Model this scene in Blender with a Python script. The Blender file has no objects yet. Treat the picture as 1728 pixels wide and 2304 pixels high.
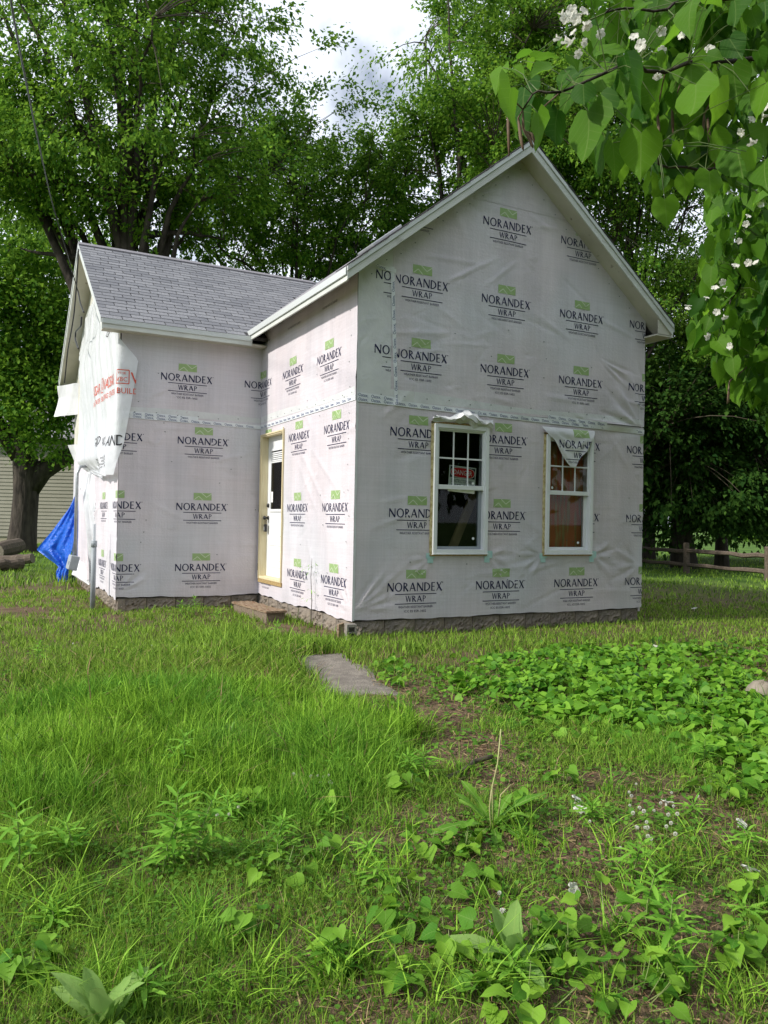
import bpy, math, random
import numpy as np
from mathutils import Vector, Matrix

random.seed(11)
rng = np.random.default_rng(11)
SC = bpy.context.scene
COL = SC.collection
rad = math.radians

# ------------------------------------------------------------------ camera
YAW, PITCH, ROLL = rad(27.4494), rad(0.5979), rad(1.0858)
CAM = np.array([-3.8711, -8.1814, 1.1563])
FPX = 1781.79                                   # focal length in pixels of a 1728 x 2304 frame
FW = np.array([math.sin(YAW)*math.cos(PITCH), math.cos(YAW)*math.cos(PITCH), math.sin(PITCH)])
RT = np.array([math.cos(YAW), -math.sin(YAW), 0.0])
UP = np.cross(RT, FW)
cR, sR = math.cos(ROLL), math.sin(ROLL)
R2, U2 = cR*RT + sR*UP, -sR*RT + cR*UP
cam = bpy.data.cameras.new('camera')
camo = bpy.data.objects.new('camera', cam)
COL.objects.link(camo)
cam.sensor_fit = 'VERTICAL'; cam.sensor_height = 36.0; cam.sensor_width = 27.0
cam.lens = FPX/2304*36.0
cam.clip_start = 0.05; cam.clip_end = 3000
mw = Matrix.Identity(4)
for i in range(3):
    mw[i][0], mw[i][1], mw[i][2], mw[i][3] = R2[i], U2[i], -FW[i], CAM[i]
camo.matrix_world = mw
SC.camera = camo

# ------------------------------------------------------------------ world, sun, exposure
SUN_EL, SUN_A = rad(35), rad(1.6)
SDIR = Vector((-math.cos(SUN_EL)*math.cos(SUN_A), math.cos(SUN_EL)*math.sin(SUN_A), math.sin(SUN_EL)))
W = bpy.data.worlds.new('World'); SC.world = W; W.use_nodes = True
nt = W.node_tree; nt.nodes.clear()
wout = nt.nodes.new('ShaderNodeOutputWorld'); bg = nt.nodes.new('ShaderNodeBackground')
sky = nt.nodes.new('ShaderNodeTexSky'); sky.sky_type = 'NISHITA'; sky.sun_disc = False
sky.sun_elevation = SUN_EL; sky.sun_rotation = math.atan2(SDIR.x, SDIR.y)
tc = nt.nodes.new('ShaderNodeTexCoord')
cn = nt.nodes.new('ShaderNodeTexNoise'); cn.inputs['Scale'].default_value = 3.2; cn.inputs['Detail'].default_value = 7
cr = nt.nodes.new('ShaderNodeValToRGB')
cr.color_ramp.elements[0].position = 0.33; cr.color_ramp.elements[1].position = 0.43
cn2 = nt.nodes.new('ShaderNodeTexNoise'); cn2.inputs['Scale'].default_value = 1.7; cn2.inputs['Detail'].default_value = 4
cr2 = nt.nodes.new('ShaderNodeValToRGB')
cr2.color_ramp.elements[0].position = 0.3; cr2.color_ramp.elements[0].color = (9.6, 10.3, 11.6, 1)
cr2.color_ramp.elements[1].position = 0.62; cr2.color_ramp.elements[1].color = (10.2, 10.9, 12.2, 1)
mx = nt.nodes.new('ShaderNodeMix'); mx.data_type = 'RGBA'
nt.links.new(tc.outputs['Generated'], cn.inputs['Vector']); nt.links.new(tc.outputs['Generated'], cn2.inputs['Vector'])
nt.links.new(cn.outputs['Fac'], cr.inputs['Fac']); nt.links.new(cn2.outputs['Fac'], cr2.inputs['Fac'])
nt.links.new(cr.outputs['Color'], mx.inputs[0]); nt.links.new(sky.outputs['Color'], mx.inputs[6])
nt.links.new(cr2.outputs['Color'], mx.inputs[7]); nt.links.new(mx.outputs[2], bg.inputs['Color'])
bg.inputs['Strength'].default_value = 0.1
nt.links.new(bg.outputs[0], wout.inputs[0])

sl = bpy.data.lights.new('sun', 'SUN'); sl.energy = 4.1; sl.angle = rad(2.2); sl.color = (1.0, 0.95, 0.87)
so = bpy.data.objects.new('sun', sl); COL.objects.link(so)
so.rotation_euler = SDIR.to_track_quat('Z', 'Y').to_euler(); so.location = (-20, 0, 20)
vs = SC.view_settings
vs.view_transform = 'Standard'; vs.look = 'None'; vs.exposure = 0.13; vs.gamma = 1.0
vs.use_curve_mapping = False
SC.render.engine = 'CYCLES'
cy = SC.cycles
cy.max_bounces = 7; cy.diffuse_bounces = 3; cy.glossy_bounces = 3; cy.transmission_bounces = 5; cy.transparent_max_bounces = 8
cy.caustics_reflective = False; cy.caustics_refractive = False
cy.use_denoising = True; cy.denoiser = 'OPENIMAGEDENOISE'; cy.denoising_input_passes = 'RGB_ALBEDO_NORMAL'; cy.denoising_prefilter = 'NONE'; cy.use_adaptive_sampling = False

# ------------------------------------------------------------------ pixel <-> place (1728 x 2304 frame)
K = 1728/1659.0
def ray(x, y):
    return R2*(x-864)/FPX - U2*(y-1152)/FPX + FW
def atd(x, y, d): return CAM + ray(x, y)*d
def atplane(x, y, ax, val):
    d = ray(x, y); return CAM + d*((val-CAM[ax])/d[ax])
def project(P):
    d = P - CAM
    z = np.maximum(d@FW, 1e-3)
    return 864 + FPX*(d@R2)/z, 1152 - FPX*(d@U2)/z, d@FW
def gh(x, y):
    x = np.asarray(x, float); y = np.asarray(y, float)
    z = -0.19 - 0.022*np.clip(-y-0.8, 0, 9)
    z = z - 0.03*np.clip((2.0-np.abs(y-1.6))/2, 0, 1)*np.clip((0.6-np.abs(x+0.4))/0.6, 0, 1)
    n = 0.018*np.sin(1.7*x+0.6*y+1) + 0.016*np.sin(2.3*y-0.9*x) + 0.010*np.sin(4.1*x+2.2*y) + 0.008*np.sin(5.3*y-3.1*x+2)
    return z + n*np.clip((np.hypot(x-2, y+1)-2.2)/4, 0.15, 1)
def onground(x, y, k=True):
    if k: x, y = x*K, y*K
    z = -0.2
    for _ in range(6):
        p = atplane(x, y, 2, z); z = float(gh(p[0], p[1]))
    return np.array([p[0], p[1], z])

# ------------------------------------------------------------------ materials
MATS = {}
def srgb(r, g, b):
    f = lambda c: c/12.92 if c <= 0.04045 else ((c+0.055)/1.055)**2.4
    return (f(r/255), f(g/255), f(b/255), 1)
def mat(name, c1, c2=None, scale=4.0, rough=0.7, bump=None, spec=0.3, rand=None, transl=0.0, detail=5, stretch=None, metal=0.0, coords='Object', blotch=None, sheen=None):
    m = bpy.data.materials.new(name); m.use_nodes = True; MATS[name] = m
    t = m.node_tree; N = t.nodes; L = t.links
    b = N['Principled BSDF']; out = N['Material Output']
    b.inputs['Roughness'].default_value = rough; b.inputs['Specular IOR Level'].default_value = spec
    b.inputs['Metallic'].default_value = metal
    tcn = N.new('ShaderNodeTexCoord'); vec = tcn.outputs[coords]
    if stretch:
        mp = N.new('ShaderNodeMapping'); mp.inputs['Scale'].default_value = stretch
        L.new(vec, mp.inputs['Vector']); vec = mp.outputs[0]
    col = None
    def rgb(c):
        n = N.new('ShaderNodeRGB'); n.outputs[0].default_value = (*c[:3], 1); return n.outputs[0]
    col = rgb(c1)
    def mixc(f, a, bb):
        n = N.new('ShaderNodeMix'); n.data_type = 'RGBA'
        if isinstance(f, float): n.inputs[0].default_value = f
        else: L.new(f, n.inputs[0])
        L.new(a, n.inputs[6]); L.new(bb, n.inputs[7]); return n.outputs[2]
    def noise(sc, de=5, lo=0.35, hi=0.65):
        n = N.new('ShaderNodeTexNoise'); n.inputs['Scale'].default_value = sc; n.inputs['Detail'].default_value = de
        L.new(vec, n.inputs['Vector'])
        r = N.new('ShaderNodeMapRange'); r.inputs[1].default_value = lo; r.inputs[2].default_value = hi
        L.new(n.outputs['Fac'], r.inputs[0]); return r.outputs[0]
    if c2 is not None and rand is None:
        col = mixc(noise(scale, detail), col, rgb(c2))
    if rand == 'island':
        g = N.new('ShaderNodeNewGeometry'); col = mixc(g.outputs['Random Per Island'], col, rgb(c2))
    elif rand == 'object':
        g = N.new('ShaderNodeObjectInfo'); col = mixc(g.outputs['Random'], col, rgb(c2))
    if blotch:
        bc, bs, lo, hi = blotch
        col = mixc(noise(bs, 6, lo, hi), col, rgb(bc))
    L.new(col, b.inputs['Base Color'])
    if bump:
        n = N.new('ShaderNodeTexNoise'); n.inputs['Scale'].default_value = bump[0]; n.inputs['Detail'].default_value = 6
        L.new(vec, n.inputs['Vector'])
        bn = N.new('ShaderNodeBump'); bn.inputs['Strength'].default_value = bump[1]; bn.inputs['Distance'].default_value = bump[2] if len(bump) > 2 else 0.01
        L.new(n.outputs['Fac'], bn.inputs['Height']); L.new(bn.outputs[0], b.inputs['Normal'])
    if transl:
        tr = N.new('ShaderNodeBsdfTranslucent'); ms = N.new('ShaderNodeMixShader'); ms.inputs[0].default_value = transl
        hs = N.new('ShaderNodeHueSaturation'); hs.inputs['Value'].default_value = 1.5; hs.inputs['Hue'].default_value = 0.49 if sheen is None else 0.5
        L.new(col, hs.inputs['Color']); L.new(hs.outputs[0], tr.inputs['Color'])
        L.new(b.outputs[0], ms.inputs[1]); L.new(tr.outputs[0], ms.inputs[2]); L.new(ms.outputs[0], out.inputs['Surface'])
    return m
mat('wrap', (0.665, 0.605, 0.635), (0.60, 0.56, 0.60), 1.3, 0.5, (38, 0.55, 0.006), 0.35, blotch=((0.60, 0.60, 0.64), .7, .45, .7))
mat('wrap_white', (0.67, 0.68, 0.68), (0.60, 0.61, 0.62), 5, 0.45, (30, 0.45, 0.007), 0.35)
mat('film', (0.80, 0.82, 0.84), (0.70, 0.73, 0.75), 3, 0.3, (14, 0.5, 0.015), 0.5, transl=0.3, sheen=1)
mat('ink', (0.010, 0.012, 0.060), None, rough=0.55)
mat('ink_black', (0.03, 0.03, 0.035), None, rough=0.6)
mat('staple_ink', (0.06, 0.10, 0.085), None, rough=0.6)
mat('ink_red', (0.62, 0.085, 0.04), None, rough=0.6)
mat('ink_green', (0.28, 0.42, 0.16), (0.33, 0.45, 0.22), 14, 0.55)
mat('ink_pale', (0.56, 0.64, 0.46), None, rough=0.55)
mat('tape_white', (0.78, 0.80, 0.82), (0.70, 0.73, 0.76), 12, 0.25, (40, 0.3, 0.003), 0.5)
mat('tape_teal', (0.36, 0.62, 0.60), (0.48, 0.66, 0.64), 25, 0.35)
mat('tape_ink', (0.03, 0.05, 0.19), None, rough=0.5)
mat('trim', (0.66, 0.68, 0.64), (0.56, 0.58, 0.55), 3, 0.55, (25, 0.15, 0.003), blotch=((0.40, 0.40, 0.36), 5, 0.62, 0.8))
mat('soffit', (0.60, 0.58, 0.50), (0.50, 0.48, 0.41), 2.5, 0.7, (20, 0.2, 0.004), blotch=((0.20, 0.16, 0.11), 9, 0.66, 0.76))
mat('drip', (0.62, 0.65, 0.64), None, rough=0.4, metal=0.2)
mat('shingle', (0.190, 0.192, 0.206), (0.310, 0.310, 0.322), rand='object', rough=0.95, bump=(180, 0.6, 0.004), spec=0.15, blotch=((0.17, 0.175, 0.195), 90, 0.42, 0.62))
mat('shingle_dark', (0.05, 0.048, 0.05), (0.08, 0.075, 0.08), 20, 0.95, (120, 0.5, 0.004))
mat('roof_plain', (0.22, 0.21, 0.225), (0.27, 0.26, 0.28), 60, 0.95, (120, 0.5, 0.004))
mat('block', (0.17, 0.15, 0.13), (0.30, 0.25, 0.20), 6, 0.95, (28, 0.8, 0.02), 0.1)
mat('mortar', (0.20, 0.185, 0.165), (0.27, 0.25, 0.22), 20, 0.95, (60, 0.5, 0.006))
mat('vinyl', (0.78, 0.80, 0.80), (0.73, 0.75, 0.76), 6, 0.3, None, 0.45)
mat('vinyl_grey', (0.30, 0.33, 0.36), None, rough=0.4)
mat('pine', (0.74, 0.655, 0.43), (0.67, 0.565, 0.35), 5, 0.6, (12, 0.2, 0.004), stretch=(8, 8, 0.8))
mat('osb', (0.47, 0.34, 0.15), (0.30, 0.20, 0.09), 38, 0.8, (60, 0.5, 0.006))
mat('foam', (0.62, 0.55, 0.30), (0.36, 0.28, 0.12), 30, 0.9, (40, 0.7, 0.01))
mat('plywood', (0.55, 0.34, 0.15), (0.36, 0.21, 0.09), 3, 0.6, None, stretch=(10, 1, 1.2), blotch=((0.66, 0.15, 0.06), 2.2, 0.40, 0.56))
mat('unlit_interior', (0.05, 0.04, 0.03), (0.08, 0.06, 0.045), 5, 0.8)  # dark tone carries the shade of the unlit rooms
mat('lumber_dim', (0.30, 0.22, 0.12), (0.22, 0.16, 0.09), 8, 0.8)
mat('door_paint', (0.78, 0.80, 0.81), (0.74, 0.76, 0.78), 3, 0.35, None, 0.4)
mat('black_metal', (0.012, 0.012, 0.013), None, rough=0.35, spec=0.5)
mat('steel', (0.42, 0.44, 0.45), (0.34, 0.36, 0.37), 15, 0.45, None, 0.5, metal=0.5)
mat('pvc', (0.33, 0.36, 0.38), (0.27, 0.30, 0.32), 8, 0.45)
mat('blue_tarp', (0.012, 0.11, 0.62), (0.02, 0.16, 0.72), 18, 0.32, (16, 1.0, 0.03), 0.5, transl=0.2, sheen=1)
mat('grey_wood', (0.24, 0.19, 0.14), (0.15, 0.115, 0.085), 5, 0.9, (22, 0.5, 0.006), stretch=(1, 8, 8))
mat('rotten_wood', (0.33, 0.25, 0.17), (0.20, 0.13, 0.08), 6, 0.9, (25, 0.8, 0.01), stretch=(8, 1, 8), blotch=((0.15, 0.06, 0.03), 4, 0.55, 0.68))
mat('rail_wood', (0.16, 0.125, 0.095), (0.09, 0.07, 0.055), 4, 0.9, (16, 0.6, 0.012), stretch=(1, 6, 6))  # fence wood darkened in colour for the shade over the fence
mat('bark', (0.085, 0.072, 0.060), (0.040, 0.034, 0.030), 7, 0.95, (9, 1.0, 0.06), 0.1, stretch=(1, 1, 0.25))
mat('bark_light', (0.17, 0.15, 0.13), (0.09, 0.08, 0.07), 7, 0.95, (9, 0.9, 0.05), 0.1, stretch=(1, 1, 0.25))
mat('twig', (0.09, 0.075, 0.05), (0.06, 0.05, 0.035), 12, 0.9)
mat('green_stem', (0.16, 0.25, 0.06), (0.22, 0.27, 0.10), 9, 0.6)
mat('leaf_stalk', (0.07, 0.11, 0.028), (0.10, 0.14, 0.04), 9, 0.6)
mat('pale_stem', (0.42, 0.44, 0.19), (0.34, 0.30, 0.14), 14, 0.6)
mat('maple_leaf', (0.032, 0.115, 0.013), (0.205, 0.370, 0.036), rand='island', rough=0.65, spec=0.1, transl=0.4)
mat('maple_leaf_deep', (0.034, 0.118, 0.014), (0.190, 0.345, 0.034), rand='island', rough=0.65, spec=0.1, transl=0.4)
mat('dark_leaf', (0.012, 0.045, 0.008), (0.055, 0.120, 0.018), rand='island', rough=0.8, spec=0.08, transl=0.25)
mat('light_leaf', (0.085, 0.190, 0.022), (0.230, 0.370, 0.050), rand='island', rough=0.65, spec=0.1, transl=0.4)
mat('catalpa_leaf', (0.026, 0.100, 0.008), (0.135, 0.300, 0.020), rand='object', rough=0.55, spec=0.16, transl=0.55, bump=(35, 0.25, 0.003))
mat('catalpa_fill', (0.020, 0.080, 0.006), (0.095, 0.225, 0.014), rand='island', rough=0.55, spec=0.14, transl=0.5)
mat('petal', (0.74, 0.73, 0.68), (0.62, 0.61, 0.54), 30, 0.6, None, transl=0.25, sheen=1)
mat('pod', (0.10, 0.06, 0.035), (0.18, 0.13, 0.09), 16, 0.8)
mat('grass', (0.036, 0.122, 0.008), (0.345, 0.590, 0.062), rand='island', rough=0.6, spec=0.1, transl=0.26)
mat('lawn_grass', (0.036, 0.105, 0.010), (0.310, 0.490, 0.066), rand='island', rough=0.6, spec=0.1, transl=0.26)
mat('dry_grass', (0.34, 0.25, 0.13), (0.20, 0.12, 0.06), rand='island', rough=0.85)
mat('violet_leaf', (0.060, 0.195, 0.015), (0.200, 0.400, 0.035), rand='island', rough=0.5, spec=0.18, transl=0.3)
mat('clover_leaf', (0.060, 0.170, 0.020), (0.160, 0.320, 0.040), rand='island', rough=0.6, spec=0.12, transl=0.3)
mat('weed_leaf', (0.120, 0.300, 0.030), (0.250, 0.480, 0.060), rand='object', rough=0.6, spec=0.12, transl=0.32)
mat('heart_leaf', (0.055, 0.180, 0.014), (0.210, 0.390, 0.035), rand='object', rough=0.55, spec=0.15, transl=0.3, bump=(60, 0.25, 0.002))
mat('mullein_leaf', (0.190, 0.330, 0.085), (0.270, 0.420, 0.120), rand='object', rough=0.9, spec=0.05, transl=0.28, bump=(70, 0.4, 0.003))
mat('dandelion_leaf', (0.085, 0.225, 0.022), (0.160, 0.330, 0.036), rand='object', rough=0.6, spec=0.12, transl=0.3)
mat('concrete', (0.19, 0.165, 0.14), (0.29, 0.255, 0.215), 9, 0.95, (90, 0.7, 0.008), 0.15, blotch=((0.12, 0.11, 0.10), 120, 0.5, 0.6))
mat('siding', (0.30, 0.285, 0.225), (0.27, 0.255, 0.20), 2, 0.6)  # cream siding darkened in colour for the shade it stands in
mat('siding_back', (0.36, 0.33, 0.23), None, rough=0.8)
mat('sign_white', (0.85, 0.85, 0.83), None, rough=0.5)
mat('sign_red', (0.72, 0.02, 0.03), None, rough=0.5)
mat('debris', (0.19, 0.12, 0.08), (0.30, 0.22, 0.15), rand='island', rough=0.9)
mat('stone', (0.28, 0.24, 0.19), (0.20, 0.17, 0.13), 9, 0.9, (20, 0.6, 0.02))

def patchy(name, c, sc, lo, hi):                 # broad natural colour patches through the sward
    m = MATS[name]; t = m.node_tree
    for mixn in [n for n in t.nodes if n.type == 'MIX' and n.inputs[0].is_linked]:
        outs = [l.to_socket for l in mixn.outputs[2].links]
        tcn = t.nodes.new('ShaderNodeTexCoord'); n = t.nodes.new('ShaderNodeTexNoise'); n.inputs['Scale'].default_value = sc; n.inputs['Detail'].default_value = 4
        r_ = t.nodes.new('ShaderNodeMapRange'); r_.inputs[1].default_value = lo; r_.inputs[2].default_value = hi; r_.inputs[4].default_value = .45
        m2 = t.nodes.new('ShaderNodeMix'); m2.data_type = 'RGBA'; m2.inputs[7].default_value = (*c, 1)
        t.links.new(tcn.outputs['Object'], n.inputs['Vector']); t.links.new(n.outputs['Fac'], r_.inputs[0]); t.links.new(r_.outputs[0], m2.inputs[0]); t.links.new(mixn.outputs[2], m2.inputs[6])
        for o in outs: t.links.new(m2.outputs[2], o)
        break
patchy('lawn_grass', (0.27, 0.29, 0.06), 1.6, .56, .80); patchy('grass', (0.085, 0.26, 0.035), 1.1, .45, .65)
m = MATS['wrap']; t = m.node_tree; b_ = t.nodes['Principled BSDF']; src = b_.inputs['Base Color'].links[0].from_socket; tcn = t.nodes.new('ShaderNodeTexCoord')
for k, (sc, f) in enumerate((((45, 45, 1.2), .03), ((1.2, 1.2, 50), .035), ((2.6, 2.6, .5), .07))):   # weave streaks and sheathing showing through
    mp = t.nodes.new('ShaderNodeMapping'); mp.inputs['Scale'].default_value = sc; n = t.nodes.new('ShaderNodeTexNoise'); n.inputs['Scale'].default_value = 1.0; n.inputs['Detail'].default_value = 3
    r_ = t.nodes.new('ShaderNodeMapRange'); r_.inputs[1].default_value = .38; r_.inputs[2].default_value = .62; r_.inputs[3].default_value = 1-f; r_.inputs[4].default_value = 1+f*.6
    mu = t.nodes.new('ShaderNodeVectorMath'); mu.operation = 'SCALE'
    t.links.new(tcn.outputs['Object'], mp.inputs[0]); t.links.new(mp.outputs[0], n.inputs['Vector']); t.links.new(n.outputs['Fac'], r_.inputs[0]); t.links.new(src, mu.inputs[0]); t.links.new(r_.outputs[0], mu.inputs['Scale']); src = mu.outputs[0]
t.links.new(src, b_.inputs['Base Color'])
def veins(name, k):                              # pale midrib and side veins in leaf coordinates
    m = MATS[name]; t = m.node_tree; N = t.nodes; L = t.links; b = N['Principled BSDF']; src = b.inputs['Base Color'].links[0].from_socket
    tcn = N.new('ShaderNodeTexCoord'); sx = N.new('ShaderNodeSeparateXYZ'); L.new(tcn.outputs['Object'], sx.inputs[0])
    def mth(op, a, b_=None):
        n = N.new('ShaderNodeMath'); n.operation = op
        for i, q in enumerate((a, b_)):
            if q is None: continue
            if isinstance(q, (int, float)): n.inputs[i].default_value = q
            else: L.new(q, n.inputs[i])
        return n.outputs[0]
    ax = mth('ABSOLUTE', sx.outputs[0]); mid = mth('LESS_THAN', ax, .012)
    fr = mth('FRACT', mth('MULTIPLY', mth('SUBTRACT', sx.outputs[1], mth('MULTIPLY', ax, .8)), 6.0)); sv = mth('LESS_THAN', fr, .09)
    f = mth('MULTIPLY', mth('MAXIMUM', mid, mth('MULTIPLY', sv, .6)), k)
    mxn = N.new('ShaderNodeMix'); mxn.data_type = 'RGBA'; mxn.inputs[7].default_value = (.30, .42, .12, 1); L.new(f, mxn.inputs[0]); L.new(src, mxn.inputs[6]); L.new(mxn.outputs[2], b.inputs['Base Color'])
veins('catalpa_leaf', .35); veins('heart_leaf', .35); veins('mullein_leaf', .4); veins('dandelion_leaf', .5)
# ground: soil and mulch near the house, lawn further off
g = mat('ground', (0.105, 0.070, 0.045), (0.175, 0.125, 0.080), 5, 0.95, (45, 0.9, 0.03), 0.1, blotch=((0.075, 0.080, 0.028), 1.4, 0.56, 0.70))
t = g.node_tree; N_, L_ = t.nodes, t.links
b_ = N_['Principled BSDF']; src = b_.inputs['Base Color'].links[0].from_socket
tcg = N_.new('ShaderNodeTexCoord'); ln = N_.new('ShaderNodeVectorMath'); ln.operation = 'DISTANCE'
ln.inputs[1].default_value = (-1.5, -3, 0); L_.new(tcg.outputs['Object'], ln.inputs[0])
mr = N_.new('ShaderNodeMapRange'); mr.inputs[1].default_value = 9; mr.inputs[2].default_value = 17; L_.new(ln.outputs['Value'], mr.inputs[0])
ng = N_.new('ShaderNodeTexNoise'); ng.inputs['Scale'].default_value = 0.8; ng.inputs['Detail'].default_value = 8
rg = N_.new('ShaderNodeValToRGB'); rg.color_ramp.elements[0].color = (0.045, 0.095, 0.018, 1); rg.color_ramp.elements[1].color = (0.11, 0.19, 0.035, 1)
rg.color_ramp.elements[0].position = 0.35; rg.color_ramp.elements[1].position = 0.65
L_.new(tcg.outputs['Object'], ng.inputs['Vector']); L_.new(ng.outputs['Fac'], rg.inputs['Fac'])
mg = N_.new('ShaderNodeMix'); mg.data_type = 'RGBA'; L_.new(mr.outputs[0], mg.inputs[0]); L_.new(src, mg.inputs[6]); L_.new(rg.outputs['Color'], mg.inputs[7])
L_.new(mg.outputs[2], b_.inputs['Base Color'])

# glass
def glass(name, tint, refl):
    m = bpy.data.materials.new(name); m.use_nodes = True; MATS[name] = m
    n = m.node_tree.nodes; l = m.node_tree.links; n.remove(n['Principled BSDF'])
    tr = n.new('ShaderNodeBsdfTransparent'); tr.inputs[0].default_value = (*tint, 1)
    gl = n.new('ShaderNodeBsdfGlossy'); gl.inputs['Roughness'].default_value = 0.02
    fr = n.new('ShaderNodeFresnel'); fr.inputs['IOR'].default_value = refl
    ms = n.new('ShaderNodeMixShader'); l.new(fr.outputs[0], ms.inputs[0]); l.new(tr.outputs[0], ms.inputs[1]); l.new(gl.outputs[0], ms.inputs[2])
    l.new(ms.outputs[0], n['Material Output'].inputs['Surface'])
glass('glass', (0.86, 0.89, 0.88), 1.22)

# ------------------------------------------------------------------ mesh helpers
def meshdata(name, V, F, mats, midx=None, smooth=False):
    me = bpy.data.meshes.new(name)
    if isinstance(F, np.ndarray):
        V = np.ascontiguousarray(V, np.float32); n, k = F.shape
        me.vertices.add(len(V)); me.vertices.foreach_set('co', V.ravel())
        me.loops.add(n*k); me.loops.foreach_set('vertex_index', np.ascontiguousarray(F, np.int32).ravel())
        me.polygons.add(n); me.polygons.foreach_set('loop_start', np.arange(0, n*k, k, dtype=np.int32))
        me.update(calc_edges=True)
    else:
        me.from_pydata([tuple(map(float, v)) for v in V], [], [tuple(f) for f in F]); me.update()
    for m in (mats if isinstance(mats, (list, tuple)) else [mats]): me.materials.append(MATS[m] if isinstance(m, str) else m)
    if midx is not None: me.polygons.foreach_set('material_index', np.asarray(midx, np.int32))
    if smooth: me.polygons.foreach_set('use_smooth', np.ones(len(me.polygons), bool))
    return me
def link(name, me, parent=None, M=None, loc=None):
    o = bpy.data.objects.new(name, me); COL.objects.link(o)
    if parent is not None: o.parent = parent
    if M is not None: o.matrix_local = M
    if loc is not None: o.location = loc
    return o
def tag(o, label, cat, group=None):
    o['label'] = label; o['category'] = cat
    if group: o['group'] = group
    return o
def thing(name, label, cat, group=None, loc=(0, 0, 0), rz=0.0):
    o = bpy.data.objects.new(name, None); COL.objects.link(o); o.location = loc; o.rotation_euler = (0, 0, rz); o.empty_display_size = 0.2
    return tag(o, label, cat, group)
class MB:
    def __init__(s): s.V = []; s.F = []; s.I = []
    def add(s, V, F, mi=0):
        b = len(s.V); s.V += [tuple(v) for v in V]; s.F += [tuple(i+b for i in f) for f in F]; s.I += [mi]*len(F); return s
    def hexa(s, P, mi=0):          # 8 points: bottom loop 0-3, top loop 4-7
        return s.add(P, [(3, 2, 1, 0), (4, 5, 6, 7), (0, 1, 5, 4), (1, 2, 6, 5), (2, 3, 7, 6), (3, 0, 4, 7)], mi)
    def box(s, a, b, mi=0):
        x0, y0, z0 = a; x1, y1, z1 = b
        return s.hexa([(x0, y0, z0), (x1, y0, z0), (x1, y1, z0), (x0, y1, z0), (x0, y0, z1), (x1, y0, z1), (x1, y1, z1), (x0, y1, z1)], mi)
    def slab(s, q, off, mi=0):     # quad q swept by off
        return s.hexa([*q, *[tuple(np.array(p)+np.array(off)) for p in q]], mi)
    def tube(s, pts, rr, n=8, mi=0, cap=True):
        pts = [np.array(p, float) for p in pts]; rr = rr if hasattr(rr, '__len__') else [rr]*len(pts)
        b = len(s.V); a = None
        for i, p in enumerate(pts):
            d = pts[min(i+1, len(pts)-1)] - pts[max(i-1, 0)]; d = d/(np.linalg.norm(d)+1e-9)
            if a is None: a = np.cross(d, [0.3, 0.9, 0.31] if abs(d[1]) < 0.9 else [1, 0, 0])
            a = a - d*(a@d); a = a/np.linalg.norm(a); c = np.cross(d, a)
            for k in range(n):
                w = 2*math.pi*k/n; s.V.append(tuple(p + rr[i]*(a*math.cos(w)+c*math.sin(w))))
        for i in range(len(pts)-1):
            for k in range(n):
                s.F.append((b+i*n+k, b+i*n+(k+1) % n, b+(i+1)*n+(k+1) % n, b+(i+1)*n+k)); s.I.append(mi)
        if cap:
            s.F.append(tuple(b+k for k in range(n-1, -1, -1))); s.F.append(tuple(b+(len(pts)-1)*n+k for k in range(n))); s.I += [mi, mi]
        return s
    def build(s, name, mats, parent=None, smooth=False, M=None, loc=None):
        return link(name, meshdata(name, s.V, s.F, mats, s.I, smooth), parent, M, loc)
def bevel(o, w=0.004, seg=1):
    m = o.modifiers.new('bevel', 'BEVEL'); m.width = w; m.segments = seg; m.limit_method = 'ANGLE'; m.angle_limit = rad(40); return o

# ------------------------------------------------------------------ lettering: flat triangles in (u, v)
_fc = {}
def text_tris(s, w=None, h=None):
    if s not in _fc:
        cu = bpy.data.curves.new('txt', 'FONT'); cu.body = s; cu.resolution_u = 2
        o = bpy.data.objects.new('txt', cu); COL.objects.link(o)
        dg = bpy.context.evaluated_depsgraph_get(); me = bpy.data.meshes.new_from_object(o.evaluated_get(dg))
        me.calc_loop_triangles()
        v = np.array([p.co[:2] for p in me.vertices]); f = np.array([l.vertices[:] for l in me.loop_triangles])
        _fc[s] = v[f] if len(f) else np.zeros((0, 3, 2))
        bpy.data.objects.remove(o); bpy.data.curves.remove(cu); bpy.data.meshes.remove(me)
    T = _fc[s].copy(); lo = T.reshape(-1, 2).min(0); hi = T.reshape(-1, 2).max(0)
    T = T - [lo[0], 0]
    sy = (h/0.69) if h else 1.0; sx = (w/(hi[0]-lo[0])) if w else sy
    if h is None and w: sy = sx
    return T*[sx, sy]
def quad2(p, q, w0, w1=None):
    w1 = w0 if w1 is None else w1
    p, q = np.array(p, float), np.array(q, float); d = q-p; n = np.array([-d[1], d[0]])/np.linalg.norm(d)
    a, b, c, e = p+n*w0/2, p-n*w0/2, q-n*w1/2, q+n*w1/2
    return [np.array([a, b, c]), np.array([a, c, e])]
def rect2(x0, y0, x1, y1):
    return [np.array([(x0, y0), (x1, y0), (x1, y1)], float), np.array([(x0, y0), (x1, y1), (x0, y1)], float)]
def arc2(cx, cy, rx, ry, a0, a1, wx, wy, n=18):
    r = []
    for i in range(n):
        P = []
        for a in (a0+(a1-a0)*i/n, a0+(a1-a0)*(i+1)/n):
            c, s = math.cos(a), math.sin(a)
            P += [(cx+rx*c, cy+ry*s), (cx+(rx-wx)*c, cy+(ry-wy)*s)]
        r += [np.array([P[0], P[1], P[3]]), np.array([P[0], P[3], P[2]])]
    return r
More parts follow.
